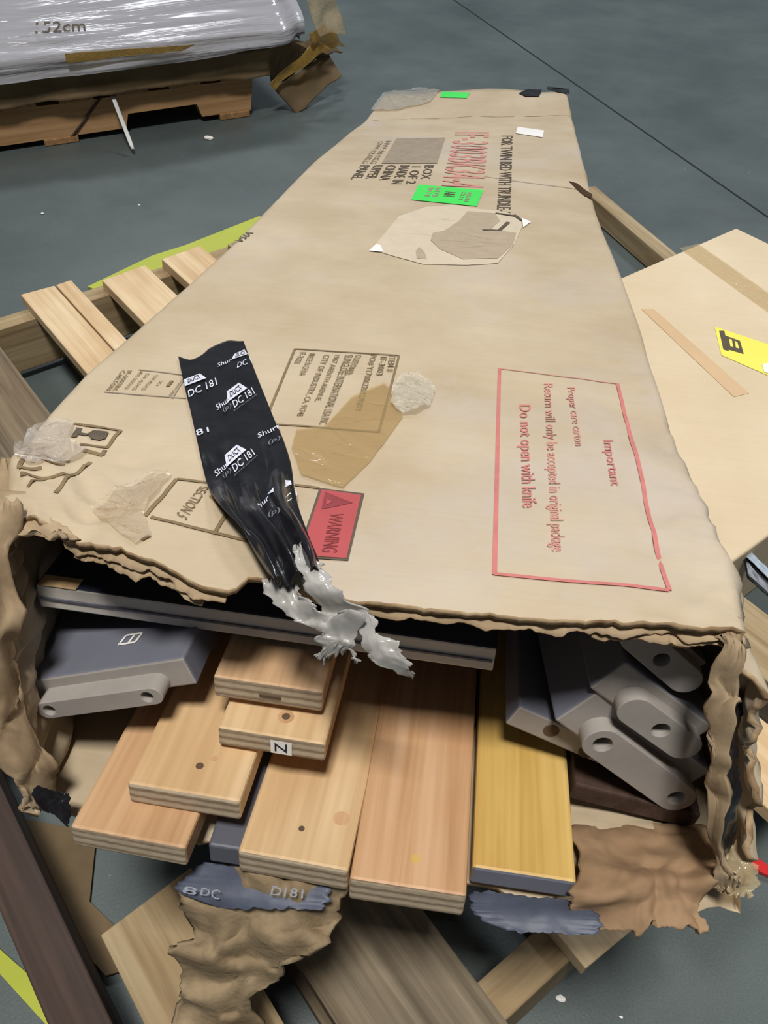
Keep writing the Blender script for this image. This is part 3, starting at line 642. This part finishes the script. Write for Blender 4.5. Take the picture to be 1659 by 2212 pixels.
ribbon('plastic_shred', [((686, 1416), (700, 1418), Yk(.362), Yk(.362)), ((698, 1396), (735, 1400), Yk(.362), Yk(.362)), ((730, 1388), (752, 1396), Yk(.361), Yk(.361)), ((752, 1400), (768, 1416), Yk(.36), Yk(.36)), ((764, 1418), (770, 1424), Yk(.36), Yk(.36))],
       M['shred'], sp, amp=.003, freq=70, seed=36, rag=.003, thick=.001)
ribbon('plastic_shred', [((782, 1335), (802, 1335), Yk(.370), Yk(.37)), ((786, 1375), (822, 1372), Yk(.362), Yk(.362)), ((794, 1408), (858, 1385), Yk(.358), Yk(.358)), ((815, 1432), (872, 1412), Yk(.355), Yk(.355)), ((862, 1455), (888, 1440), Yk(.353), Yk(.353)), ((890, 1460), (894, 1458), Yk(.353), Yk(.353))],
       M['shred'], sp, amp=.004, freq=60, seed=41, rag=.003, thick=.001)
# ------------------------------------------------------------------ the boards inside
def board(name, tl, tr, z, t, mat, end, label, cat='board', L=1.0, group=None, yaw=0, mats2=None):
    a = bz(*tl, z); b = bz(*tr, z); w = (b - a).length; Yf = (a.y + b.y) / 2; xc = (a.x + b.x) / 2
    ang = math.atan2(b.y - a.y, b.x - a.x) * .5 + yaw
    mw = BOX @ Matrix.Translation((xc, Yf, z - t)) @ Matrix.Rotation(ang, 4, 'Z')
    th = bpy.data.objects.new(name, None); COL.objects.link(th); th.empty_display_size = .03; place(th, mw); tag(th, label, cat, group)
    plank('board_body', w, L, t, mat, end, mw, th, bev=.0025)
    return th, mw, w
G = 'wooden boards sticking out of the long carton'
def hole(th, mw, x, y, t, r=.0032, mat=None, nm='screw_hole'):
    disc(nm, r, mat or M['hole'], th, mw @ Matrix.Translation((x, y, t - .0022)), .0026)
b1, m1, w1 = board('wooden_board', (755, 1898), (1008, 1937), -.190, .0245, M['wood_b'], M['end'], 'amber wooden board in the middle, the longest one reaching lowest', L=1.2, group=G)
hole(b1, m1, .003, .022, .0245, .0035, M['wood_y'])
b2, m2, w2 = board('wooden_board', (514, 1835), (752, 1886), -.194, .024, M['wood_a'], M['end'], 'pale wooden board directly left of the longest amber board', L=1.2, group=G)
hole(b2, m2, -.0, .026, .024, .0022)
disc('knot', .006, M['wood_b'], b2, m2 @ Matrix.Translation((.026, .040, .0217)), .0025)
b3, m3, w3 = board('grey_edged_board', (1020, 1873), (1246, 1907), -.196, .019, M['wood_y'], M['grey'], 'smooth yellow board with a grey painted end, right of the amber board', L=1.2, group=G)
b4, m4, w4 = board('wooden_board', (152, 1782), (398, 1838), -.184, .021, M['wood_p'], M['end'], 'lowest pale board at the far left, partly under its neighbour', L=1.1, group=G)
hole(b4, m4, .012, .030, .021, .0028, M['wood_y'])
b5, m5, w5 = board('wooden_board', (274, 1690), (517, 1735), -.163, .021, M['wood_a'], M['end'], 'wooden board lying on the far left one, with two small holes', L=1.1, group=G)
hole(b5, m5, .004, .024, .021, .0028); hole(b5, m5, .012, .032, .021, .0024, M['wood_b'])
b6, m6, w6 = board('wooden_board', (470, 1570), (702, 1612), -.140, .0185, M['wood_a'], M['end'], 'wooden board with a small white letter sticker on its end', L=1.1, group=G)
disc('countersunk_hole', .0060, M['wood_p'], b6, m6 @ Matrix.Translation((.006, .020, .0163)), .0025)
hole(b6, m6, .006, .020, .0187, .0030)
# letter sticker: on the end face
st = mk('letter_sticker', [(0, -.0012, .003), (.0155, -.0012, .003), (.0155, -.0012, .0165), (0, -.0012, .0165)], [(0, 1, 2, 3)], M['white'], b6, m6, recenter=False)
uvs, fs_ = text_mesh('Z')
mk('letter', [(.0155 - .0035 - v * .009, -.0016, .0050 + u * .0095) for u, v in uvs], fs_, M['ink'] if 0 else plain('letter_ink', (30, 34, 60), .6, .2), b6, m6, recenter=False)
b7, m7, w7 = board('wooden_board', (460, 1460), (697, 1498), -.112, .0205, M['wood_p'], M['end'], 'topmost wooden board with a short dark slot in its end', L=1.1, group=G)
sl = box_verts(-.006, .010, -.0012, .001, .0085, .0105); mk('end_slot', sl[0], sl[1], M['hole'], b7, m7, recenter=False)
# long flat panel across
pa, pb = bz(76, 1262, -.078), bz(1074, 1402, -.078)
pw = (pb - pa).length; mwp = BOX @ Matrix.Translation(((pa.x + pb.x) / 2, (pa.y + pb.y) / 2, -.100)) @ Matrix.Rotation(math.atan2(pb.y - pa.y, pb.x - pa.x), 4, 'Z')
pt = bpy.data.objects.new('wide_panel', None); COL.objects.link(pt); place(pt, mwp); tag(pt, 'wide dark blue-grey panel lying across the top of the boards in the open carton', 'panel')
plank('panel_body', pw, 1.2, .022, M['navy'], plain('pale_panel_edge', (196, 190, 182), .6, .3), mwp, pt, bev=.0015)
gb = box_verts(-pw / 2 + .002, pw / 2 - .002, -.0015, .001, .0095, .0112); mk('edge_groove', gb[0], gb[1], M['greyd'], pt, mwp, recenter=False)
vs_ = [(-pw / 2 + .002 + .03 * i / 8 , -.001 + .003 * N(i, 1, 2), .0225 + .003 * abs(N(i * 1.3, 4, 2))) for i in range(9)]
vv = [Vector(p) for p in vs_] + [Vector((p[0], .012, .0225)) for p in vs_]
mk('splintered_edge', vv, [(i, i + 1, i + 10, i + 9) for i in range(8)], M['wood_a'], pt, mwp, recenter=False)
# ---- grey rails with tenons. rail frame: x along the long side, z thickness, y into the carton
def tenon_mesh(tw, tt_, tl, holes, hr):
    cu = bpy.data.curves.new('t', 'CURVE'); cu.dimensions = '2D'; cu.fill_mode = 'BOTH'; cu.extrude = tl / 2; cu.bevel_depth = .0008
    def poly(pts):
        sp = cu.splines.new('POLY'); sp.points.add(len(pts) - 1); sp.use_cyclic_u = True
        for q, (x, y) in zip(sp.points, pts): q.co = (x, y, 0, 1)
    n = 12; r = tt_ / 2; hw = tw / 2 - r
    poly([(hw + r * math.cos(-math.pi / 2 + math.pi * k / n), r * math.sin(-math.pi / 2 + math.pi * k / n)) for k in range(n + 1)] +
         [(-hw + r * math.cos(math.pi / 2 + math.pi * k / n), r * math.sin(math.pi / 2 + math.pi * k / n)) for k in range(n + 1)])
    for hx in holes: poly([(hx + hr * math.cos(-k * math.pi / 10), hr * math.sin(-k * math.pi / 10)) for k in range(20)])
    o = bpy.data.objects.new('t', cu); COL.objects.link(o); bpy.context.view_layer.update()
    me = bpy.data.meshes.new_from_object(o.evaluated_get(bpy.context.evaluated_depsgraph_get())); bpy.data.objects.remove(o)
    return me
def rail(name, p0, p1, Y, thick, x0, x1, z0_, z1_, holes, tl, label, body, L=1.0, hr=17, tmat=None, yaw=0.):
    # p0, p1: ends of the tenon's axis in the photo; the other measures are fractions of that picture scale
    a = bY(*p0, Y); b = bY(*p1, Y); k = (b - a).length / math.hypot(p1[0] - p0[0], p1[1] - p0[1]); c = (a + b) / 2
    ang = math.atan2(-(b.z - a.z), b.x - a.x); ln = (b - a).length
    mw = BOX @ Matrix.Translation((c.x, Y, c.z)) @ Matrix.Rotation(yaw, 4, 'Z') @ Matrix.Rotation(ang, 4, 'Y')
    th = bpy.data.objects.new(name, None); COL.objects.link(th); place(th, mw); tag(th, label, 'rail', 'grey painted rails with drilled ends')
    plank('rail_body', (x1 - x0) * k, L, (z1_ - z0_) * k, body, M['greyp'], mw @ Matrix.Translation(((x0 + x1) / 2 * k - ln / 2, tl, z0_ * k)), th, bev=.002)
    if thick:
        me = tenon_mesh(ln + thick * k, thick * k, tl + .002, [h * k - ln / 2 for h in holes], hr * k); me.materials.append(tmat or M['greyp'])
        o = bpy.data.objects.new('tenon', me); COL.objects.link(o)
        place(o, mw @ Matrix.Translation((0, tl / 2, 0)) @ Matrix.Rotation(math.pi / 2, 4, 'X'), th)
        for h in holes: disc('bolt_hole', hr * k * .98, M['hole'], th, mw @ Matrix.Translation((h * k - ln / 2, tl, 0)) @ Matrix.Rotation(math.pi / 2, 4, 'X'), .0012, 20)
    else:
        for hx, hz in holes: disc('bolt_hole', hr * k, M['hole'], th, mw @ Matrix.Translation((hx * k - ln / 2, tl, hz * k)) @ Matrix.Rotation(math.pi / 2, 4, 'X') @ Matrix.Translation((0, 0, -.001)), .0016, 20)
    return th, mw, k, ln
rail('grey_rail', (1299, 1596), (1463, 1729), .430, 68, -78, 236, -36, 70, [0, 211], .011, 'grey rail with a long two-holed tenon, lowest of the three leaning rails', M['grey'], hr=19, L=.42, yaw=.11)
rail('grey_rail', (1372, 1532), (1476, 1612), .427, 64, -80, 165, -33, 55, [68], .010, 'grey rail with a one-holed tenon, middle one of the three leaning rails', M['grey'], hr=19, L=.42, yaw=.07)
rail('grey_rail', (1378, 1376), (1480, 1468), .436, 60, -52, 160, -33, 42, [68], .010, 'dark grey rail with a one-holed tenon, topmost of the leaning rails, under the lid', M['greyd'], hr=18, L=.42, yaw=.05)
rail('grey_rail', (1106, 1545), (1400, 1672), .450, 0, 0, 300, -30, 30, [(88, 4), (180, -12)], .0, 'flat grey rail with a drilled end, behind the leaning rails and over the yellow board', M['grey'], hr=16)
th5, mw5, k5, ln5 = rail('grey_rail', (103, 1532), (330, 1501), .402, 38, -74, 300, -22, 46, [6, 219], .014, 'light grey rail with a two-holed tenon lying alone at the left of the open carton', M['grey'], hr=14)
mwr = mw5 @ Matrix.Translation((.012, .010, 46 * k5 - .0148)); last = th5
def lbl_lines(segs, w):
    vs = []; fs = []
    for (x0, y0), (x1, y1) in segs:
        d = Vector((x1 - x0, y1 - y0, 0)).normalized(); n = Vector((-d.y, d.x, 0)) * w / 2; s = len(vs); z = Vector((0, 0, .0156))
        vs += [Vector((x0, y0, 0)) - n + z, Vector((x1, y1, 0)) - n + z, Vector((x1, y1, 0)) + n + z, Vector((x0, y0, 0)) + n + z]; fs.append((s, s + 1, s + 2, s + 3))
    return vs, fs
q = [(-.004, .030), (.010, .030), (.012, .040), (-.002, .040)]
v_, f_ = lbl_lines([(q[0], q[1]), (q[1], q[2]), (q[2], q[3]), (q[3], q[0]), ((.004, .030), (.006, .040))], .002)
mk('chalk_mark', v_, f_, M['white'], last, mwr, recenter=False)
# dark panels at the back right, crumpled paper
dk = bY(1240, 1650, .47); dk2 = bY(1500, 1790, .47)
mwd = BOX @ Matrix.Translation((.172, .432, -.216)) @ Matrix.Rotation(.16, 4, 'Y')
o = plank('dark_board', .10, .30, .018, M['darkwood'], M['darkwood'], mwd); tag(o, 'dark brown board deep in the carton under the leaning grey rails', 'board', G)
mwd = BOX @ Matrix.Translation((-.118, .345, -.224)) 
o = plank('grey_board', .036, .9, .020, M['greyd'], M['greyd'], mwd); tag(o, 'dark grey board end peeping out between the two lowest pale boards', 'board', G)
# ------------------------------------------------------------------ black tape on the outside of the torn end
o = ribbon('tape_scrap', [((438, 1862), (700, 1895), Yk(.352), Yk(.346)), ((400, 1895), (712, 1918), Yk(.340), Yk(.338)), ((384, 1925), (706, 1950), Yk(.330), Yk(.330)), ((470, 1960), (690, 1965), Yk(.325), Yk(.325))], M['sheentape'], None, amp=.0014, freq=30, seed=51, thick=.001, rag=.003)  # blue-grey colour paints the sheen on the black tape
o51 = o
tag(o, 'black tape in a painted blue-grey sheen, with white print, hanging under the pale boards at lower left', 'tape')
for q, t in ((((392, 1930), (424, 1936), (428, 1920), (398, 1914)), '8'), (((432, 1934), (474, 1946), (476, 1924), (436, 1918)), 'DC'), (((584, 1934), (606, 1938), (610, 1918), (588, 1915)), 'D'), (((612, 1938), (654, 1942), (656, 1922), (616, 1918)), '181')):
    plane_decal('tape_print', V2(*q), lambda x, y: bY(x, y, .325), M['tprint'], o51, fr=bz, txt=t)
o = ribbon('tape_scrap', [((1020, 1925), (1250, 1945), Yk(.356), Yk(.352)), ((1022, 1960), (1290, 1975), Yk(.342), Yk(.340)), ((1040, 1985), (1300, 2000), Yk(.334), Yk(.333)), ((1100, 2012), (1280, 2020), Yk(.328), Yk(.328))], M['sheentape'], None, amp=.0018, freq=30, seed=57, thick=.001, rag=.003)
tag(o, 'black tape in a painted blue-grey sheen, hanging under the yellow board', 'tape')
o = ribbon('tape_scrap', [((1585, 1480), (1604, 1500), Yk(.43), Yk(.44)), ((1568, 1550), (1600, 1560), Yk(.40), Yk(.41)), ((1560, 1640), (1596, 1660), Yk(.39), Yk(.40)), ((1552, 1710), (1592, 1700), Yk(.38), Yk(.39)), ((1550, 1780), (1590, 1790), Yk(.375), Yk(.385)), ((1548, 1845), (1575, 1840), Yk(.37), Yk(.38))], M['tape'], None, amp=.004, freq=50, seed=61, thick=.001, rag=.002)
tag(o, 'shiny black tape stuck along the torn right side of the long carton', 'tape')
o = ribbon('tape_scrap', [((60, 1690), (150, 1720), Yk(.355), Yk(.36)), ((72, 1720), (150, 1755), Yk(.350), Yk(.355)), ((92, 1752), (150, 1785), Yk(.346), Yk(.35))], M['tape'], None, amp=.004, freq=50, seed=67, thick=.001, rag=.001)
tag(o, 'scrap of shiny black tape beside the far left pale board', 'tape')
o = ribbon('clear_film_scrap', [((1560, 1850), (1610, 1790), Yk(.38), Yk(.40)), ((1565, 1880), (1625, 1850), Yk(.37), Yk(.38)), ((1570, 1910), (1640, 1900), Yk(.362), Yk(.37)), ((1575, 1935), (1620, 1940), Yk(.357), Yk(.36))], M['film'], None, amp=.004, freq=50, seed=71, thick=.0006, rag=.004)
tag(o, 'crumpled clear film at the lower right corner of the long carton', 'plastic film')
# ------------------------------------------------------------------ red scrap, crumbs
o = flat_poly('red_scrap', [(1606, 1848), (1622, 1848), (1664, 1880), (1668, 1900), (1640, 1888), (1615, 1868)], .001, .006, M['red'], 'bright red plastic scrap on the floor at the right edge', 'plastic scrap')
for px, py, r, lb in ((450, 300, 10, 'small white crumb on the floor in the shade of the wrapped stack'), (1210, 2157, 11, 'white crumb on the floor at the bottom right'), (92, 461, 4, 'tiny pale crumb on the floor at the far left'), (300, 443, 3, 'tiny pale crumb on the floor below the hanging strap'), (1343, 2197, 4, 'tiny crumb at the bottom edge of the floor'), (1612, 1662, 5, 'tiny crumb on the floor right of the black tape')):
    c = wz(px, py, .002); e = wz(px + r, py, .002); rr = (e - c).length
    b = bmesh.new(); bmesh.ops.create_icosphere(b, subdivisions=2, radius=rr)
    for v in b.verts: v.co = Vector((v.co.x * (1 + .5 * N(v.co.x * 200, py, 1)), v.co.y * .6, v.co.z * .35 + rr * .3)) + v.normal * rr * .3 * N(v.co.x * 300, v.co.y * 300, px)
    me = bpy.data.meshes.new('crumb'); b.to_mesh(me); b.free(); me.materials.append(M['white']); o = bpy.data.objects.new('crumb', me); COL.objects.link(o); place(o, Matrix.Translation((c.x, c.y, .001)))
    tag(o, lb, 'debris')
# ------------------------------------------------------------------ the wrapped stack at the top left
sa = wz(543, 250, 0.0); sd = (wz(543, 250, 0) - wz(0, 331, 0)).normalized(); sn = Vector((-sd.y, sd.x, 0))
STK = Matrix(((sd.x, sn.x, 0, sa.x), (sd.y, sn.y, 0, sa.y), (0, 0, 1, 0), (0, 0, 0, 1)))     # x along the front (0 = right end, negative to the left), y away
sp_ = thing('stack_pallet', (-.6, .5, 0), 'brown wooden pallet with notched stringers under the wrapped stack at the top left', 'pallet', STK)
def notched(y, mat):
    z0_, z1_ = .018, .108; pr = [(0, z0_)]
    for a, b in ((-.155, -.385), (-.80, -1.03)):
        pr += [(a, z0_), (a - .012, z0_ + .038), (b + .012, z0_ + .038), (b, z0_)]
    pr += [(-1.19, z0_), (-1.19, z1_)]
    top = [(-1.19 + 1.19 * k / 24, z1_ + .004 * N(k * .9, y, 3)) for k in range(1, 24)] + [(0.012, z1_), (.010, .08), (.004, .05)]
    pr += top
    n = len(pr); vs = [(x, y, z) for x, z in pr] + [(x, y + .038, z) for x, z in pr]
    fs = [tuple(range(n)), tuple(reversed(range(n, 2 * n)))] + [(k, n + k, n + (k + 1) % n, (k + 1) % n) for k in range(n)]
    o = mk('stringer', vs, fs, mat, sp_, STK)
    b = bmesh.new(); b.from_mesh(o.data); bmesh.ops.triangulate(b, faces=[f for f in b.faces if len(f.verts) > 4]); bmesh.ops.recalc_face_normals(b, faces=b.faces); b.to_mesh(o.data); b.free()
def ywood(name, c1, c2, c3):
    m = MT(name, .75, .3); g = m.noise((2.2, 60, 60), 1, 4, .6, .6); m.col(m.ramp(g, [(.32, lin(c1)), (.5, lin(c2)), (.7, lin(c3))])); m.bump(g, .0004, .5); return m.m
sw = ywood('stringer_wood', (150, 116, 80), (172, 134, 94), (186, 150, 108))
for y in (0, .48, .96): notched(y, sw)
def yb(x0, x1, z0, z1, nm, mat):
    v, f = box_verts(x0, x1, -.005, 1.0, z0, z1); mk(nm, v, f, mat, sp_, STK, bevel=.002)
for x in (-.10, -.62, -1.17): yb(x, x + .095, 0.001, .018, 'bottom_board', M['palbrn'])
for k in range(8): yb(-1.18 + k * .156, -1.18 + k * .156 + .095, .108, .126, 'deck_board', M['palbrn'])
# flattened carton under the load: sags over the front and the right
lc = thing('crushed_carton', (-.5, .4, .127), 'crushed brown carton between the pallet and the wrapped load, its right corner drooping', 'carton', STK)
def crushP(x0, x1, y0, y1, z0_, z1_, seed, droop=0., amp=.008):
    def P(u, v):
        # v wraps the section front-bottom -> front-top -> back-top
        x = lerp(x0, x1, u)
        if v < .35: y = y0 + .012 * math.sin(v / .35 * math.pi); z = lerp(z0_, z1_, v / .35)
        else: y = lerp(y0, y1, (v - .35) / .65); z = z1_
        e = sm(x1 - .28, x1, x)
        z -= droop * e * e
        z += amp * N(x * 9, y * 9, seed) + amp * .4 * N(x * 30, z * 40, seed)
        y += amp * 1.3 * N(x * 7, z * 20, seed + 3)
        return Vector((x, y, z))
    return P
grid('carton_shell', crushP(-1.3, .06, -.035, 1.0, .127, .205, 3, .01), 80, 30, M['oldcarton'], lc, STK, .004, -1)
v, f = box_verts(-1.28, .02, -.005, .98, .1275, .198); mk('carton_core', v, f, M['oldcarton'], lc, STK)
# drooping corner flaps
def stk_px(px, py, y):   # point of the photo on the plane y in the stack's frame
    r = Rw @ Vector((px - CX, py - CY, FPX)); C0 = Vector((0, 0, CAMH)); t = ((sa + sn * y) - C0).dot(sn) / r.dot(sn)
    w = C0 + r * t; return STK.inverted() @ w
def quadflap(name, q, ys, mat, parent, amp, seed, thick=.004, nu=24, nv=24):
    P4 = [stk_px(*p, y) for p, y in zip(q, ys)]
    def P(u, v):
        p = bil(P4, u, v); return p + Vector((amp * N(p.x * 25, p.y * 25, seed), amp * N(p.x * 14, p.z * 18, seed + 4) * 1.6, amp * N(p.x * 20, p.z * 20, seed + 2)))
    return grid(name, P, nu, nv, mat, parent, STK, thick, 0)
quadflap('drooping_flap', [(592, 190), (640, 248), (738, 160), (706, 112)], [-.02, -.03, .06, .10], M['oldcarton'], lc, .006, 5)
quadflap('drooping_flap', [(560, 105), (590, 188), (712, 110), (640, 84)], [-.03, .01, .10, .04], M['oldcarton'], lc, .006, 9)
quadflap('drooping_flap', [(640, 95), (705, 118), (738, 108), (690, 80)], [-.02, .05, .16, .10], M['oldcarton'], lc, .010, 12)
o = quadflap('torn_tape', [(140, 116), (143, 136), (392, 110), (420, 96)], [-.085, -.080, -.080, -.085], M['amber'], lc, .003, 15, .0008); o['label'] = 'amber tape along the carton edge'
o = quadflap('torn_tape', [(668, 72), (676, 100), (752, 104), (700, 52)], [-.03, -.01, .08, .04], M['amber'], lc, .014, 18, .0008)
o = quadflap('torn_tape', [(580, 180), (592, 192), (712, 104), (690, 88)], [-.04, -.04, .0, .0], M['amber'], lc, .010, 22, .0008)
# the wrapped load
wl = thing('wrapped_load', (-.5, .4, .21), 'grey carton load wrapped in shiny stretch film on the pallet at the top left', 'wrapped load', STK)
def loadP(amp, pad, seed):
    def P(u, v):
        x = lerp(-1.5, .17 + pad, u)
        if v < .12: t = v / .12; z = lerp(.195, .235, t); y = -.055 - pad
        elif v < .7: t = (v - .12) / .58; z = lerp(.235, .46, t) + pad; y = lerp(-.055 - pad, .30, t)
        else: t = (v - .7) / .3; z = .46 + pad; y = lerp(.30, 1.0, t)
        e = sm(.17 - .10, .17, x); y += .06 * e * e
        z += .018 * sm(-.3, .17, x) if v < .05 else 0
        return Vector((x + amp * N(z * 14, y * 9, seed), y + amp * N(x * 6, z * 26, seed + 1) + amp * .6 * N(x * 3, z * 80, seed + 2), z + amp * .4 * N(x * 8, y * 5, seed)))
    return P
core = cardboard('load_cardboard', (120, 112, 104), (150, 142, 132), .6, sc=5)
grid('load_body', loadP(.004, 0, 1), 60, 60, core, wl, STK)
grid('stretch_film', loadP(.010, .014, 7), 120, 140, M['wrap'], wl, STK)
quad_end = [Vector((.165, -.02, .20)), Vector((.165, 1.0, .20)), Vector((.165, 1.0, .455)), Vector((.165, .30, .455))]
grid('load_side', lambda u, v: bil(quad_end, u, v) + Vector((.006 * N(u * 9, v * 9, 3), 0, 0)), 20, 20, core, wl, STK)
uvs, fs_ = text_mesh('152cm')
def slant(px, py):
    r = Rw @ Vector((px - CX, py - CY, FPX)); si = STK.inverted(); a = si @ Vector((0, 0, CAMH)); d = si.to_3x3() @ r
    n = Vector((0, -.225, .355)).normalized(); p0 = Vector((0, -.055, .235)); return a + d * ((p0 - a).dot(n) / d.dot(n)) + n * .022
A_, B_, C_, D_ = [slant(*p) for p in ((78, 86), (186, 80), (184, 56), (80, 62))]
vs = [lerp(lerp(A_, B_, u), lerp(D_, C_, u), v) for u, v in uvs]
mk('printed_text', vs, fs_, M['inkd'], wl, STK)
# loose film at the corner and straps
o = quadflap('loose_film', [(660, 0), (690, 78), (748, 70), (712, -20)], [-.03, -.04, .05, .05], M['film'], wl, .012, 27, .0006)
a = stk_px(243, 205, -.012); 
def strapP(u, v):
    p = lerp(Vector((242, 204)), Vector((287, 322)), v); y = -.016 - .14 * v
    w = 9 if v < .9 else 9 - 30 * (v - .9)
    q = stk_px(p.x + (u - .5) * w, p.y, y); return q
o = grid('plastic_strap', strapP, 3, 14, M['whitep'], None, STK, .001, 0); tag(o, 'white plastic strap end hanging down in front of the stack pallet', 'strap')
def strap2(u, v):
    p = lerp(Vector((222, 205)), Vector((148, 306)), v); return stk_px(p.x + (u - .5) * 7, p.y, -.004)
o = grid('plastic_strap', strap2, 2, 6, M['darkwood'], None, STK, .001, 0); tag(o, 'thin brown strap running slantwise across the front of the stack pallet', 'strap')
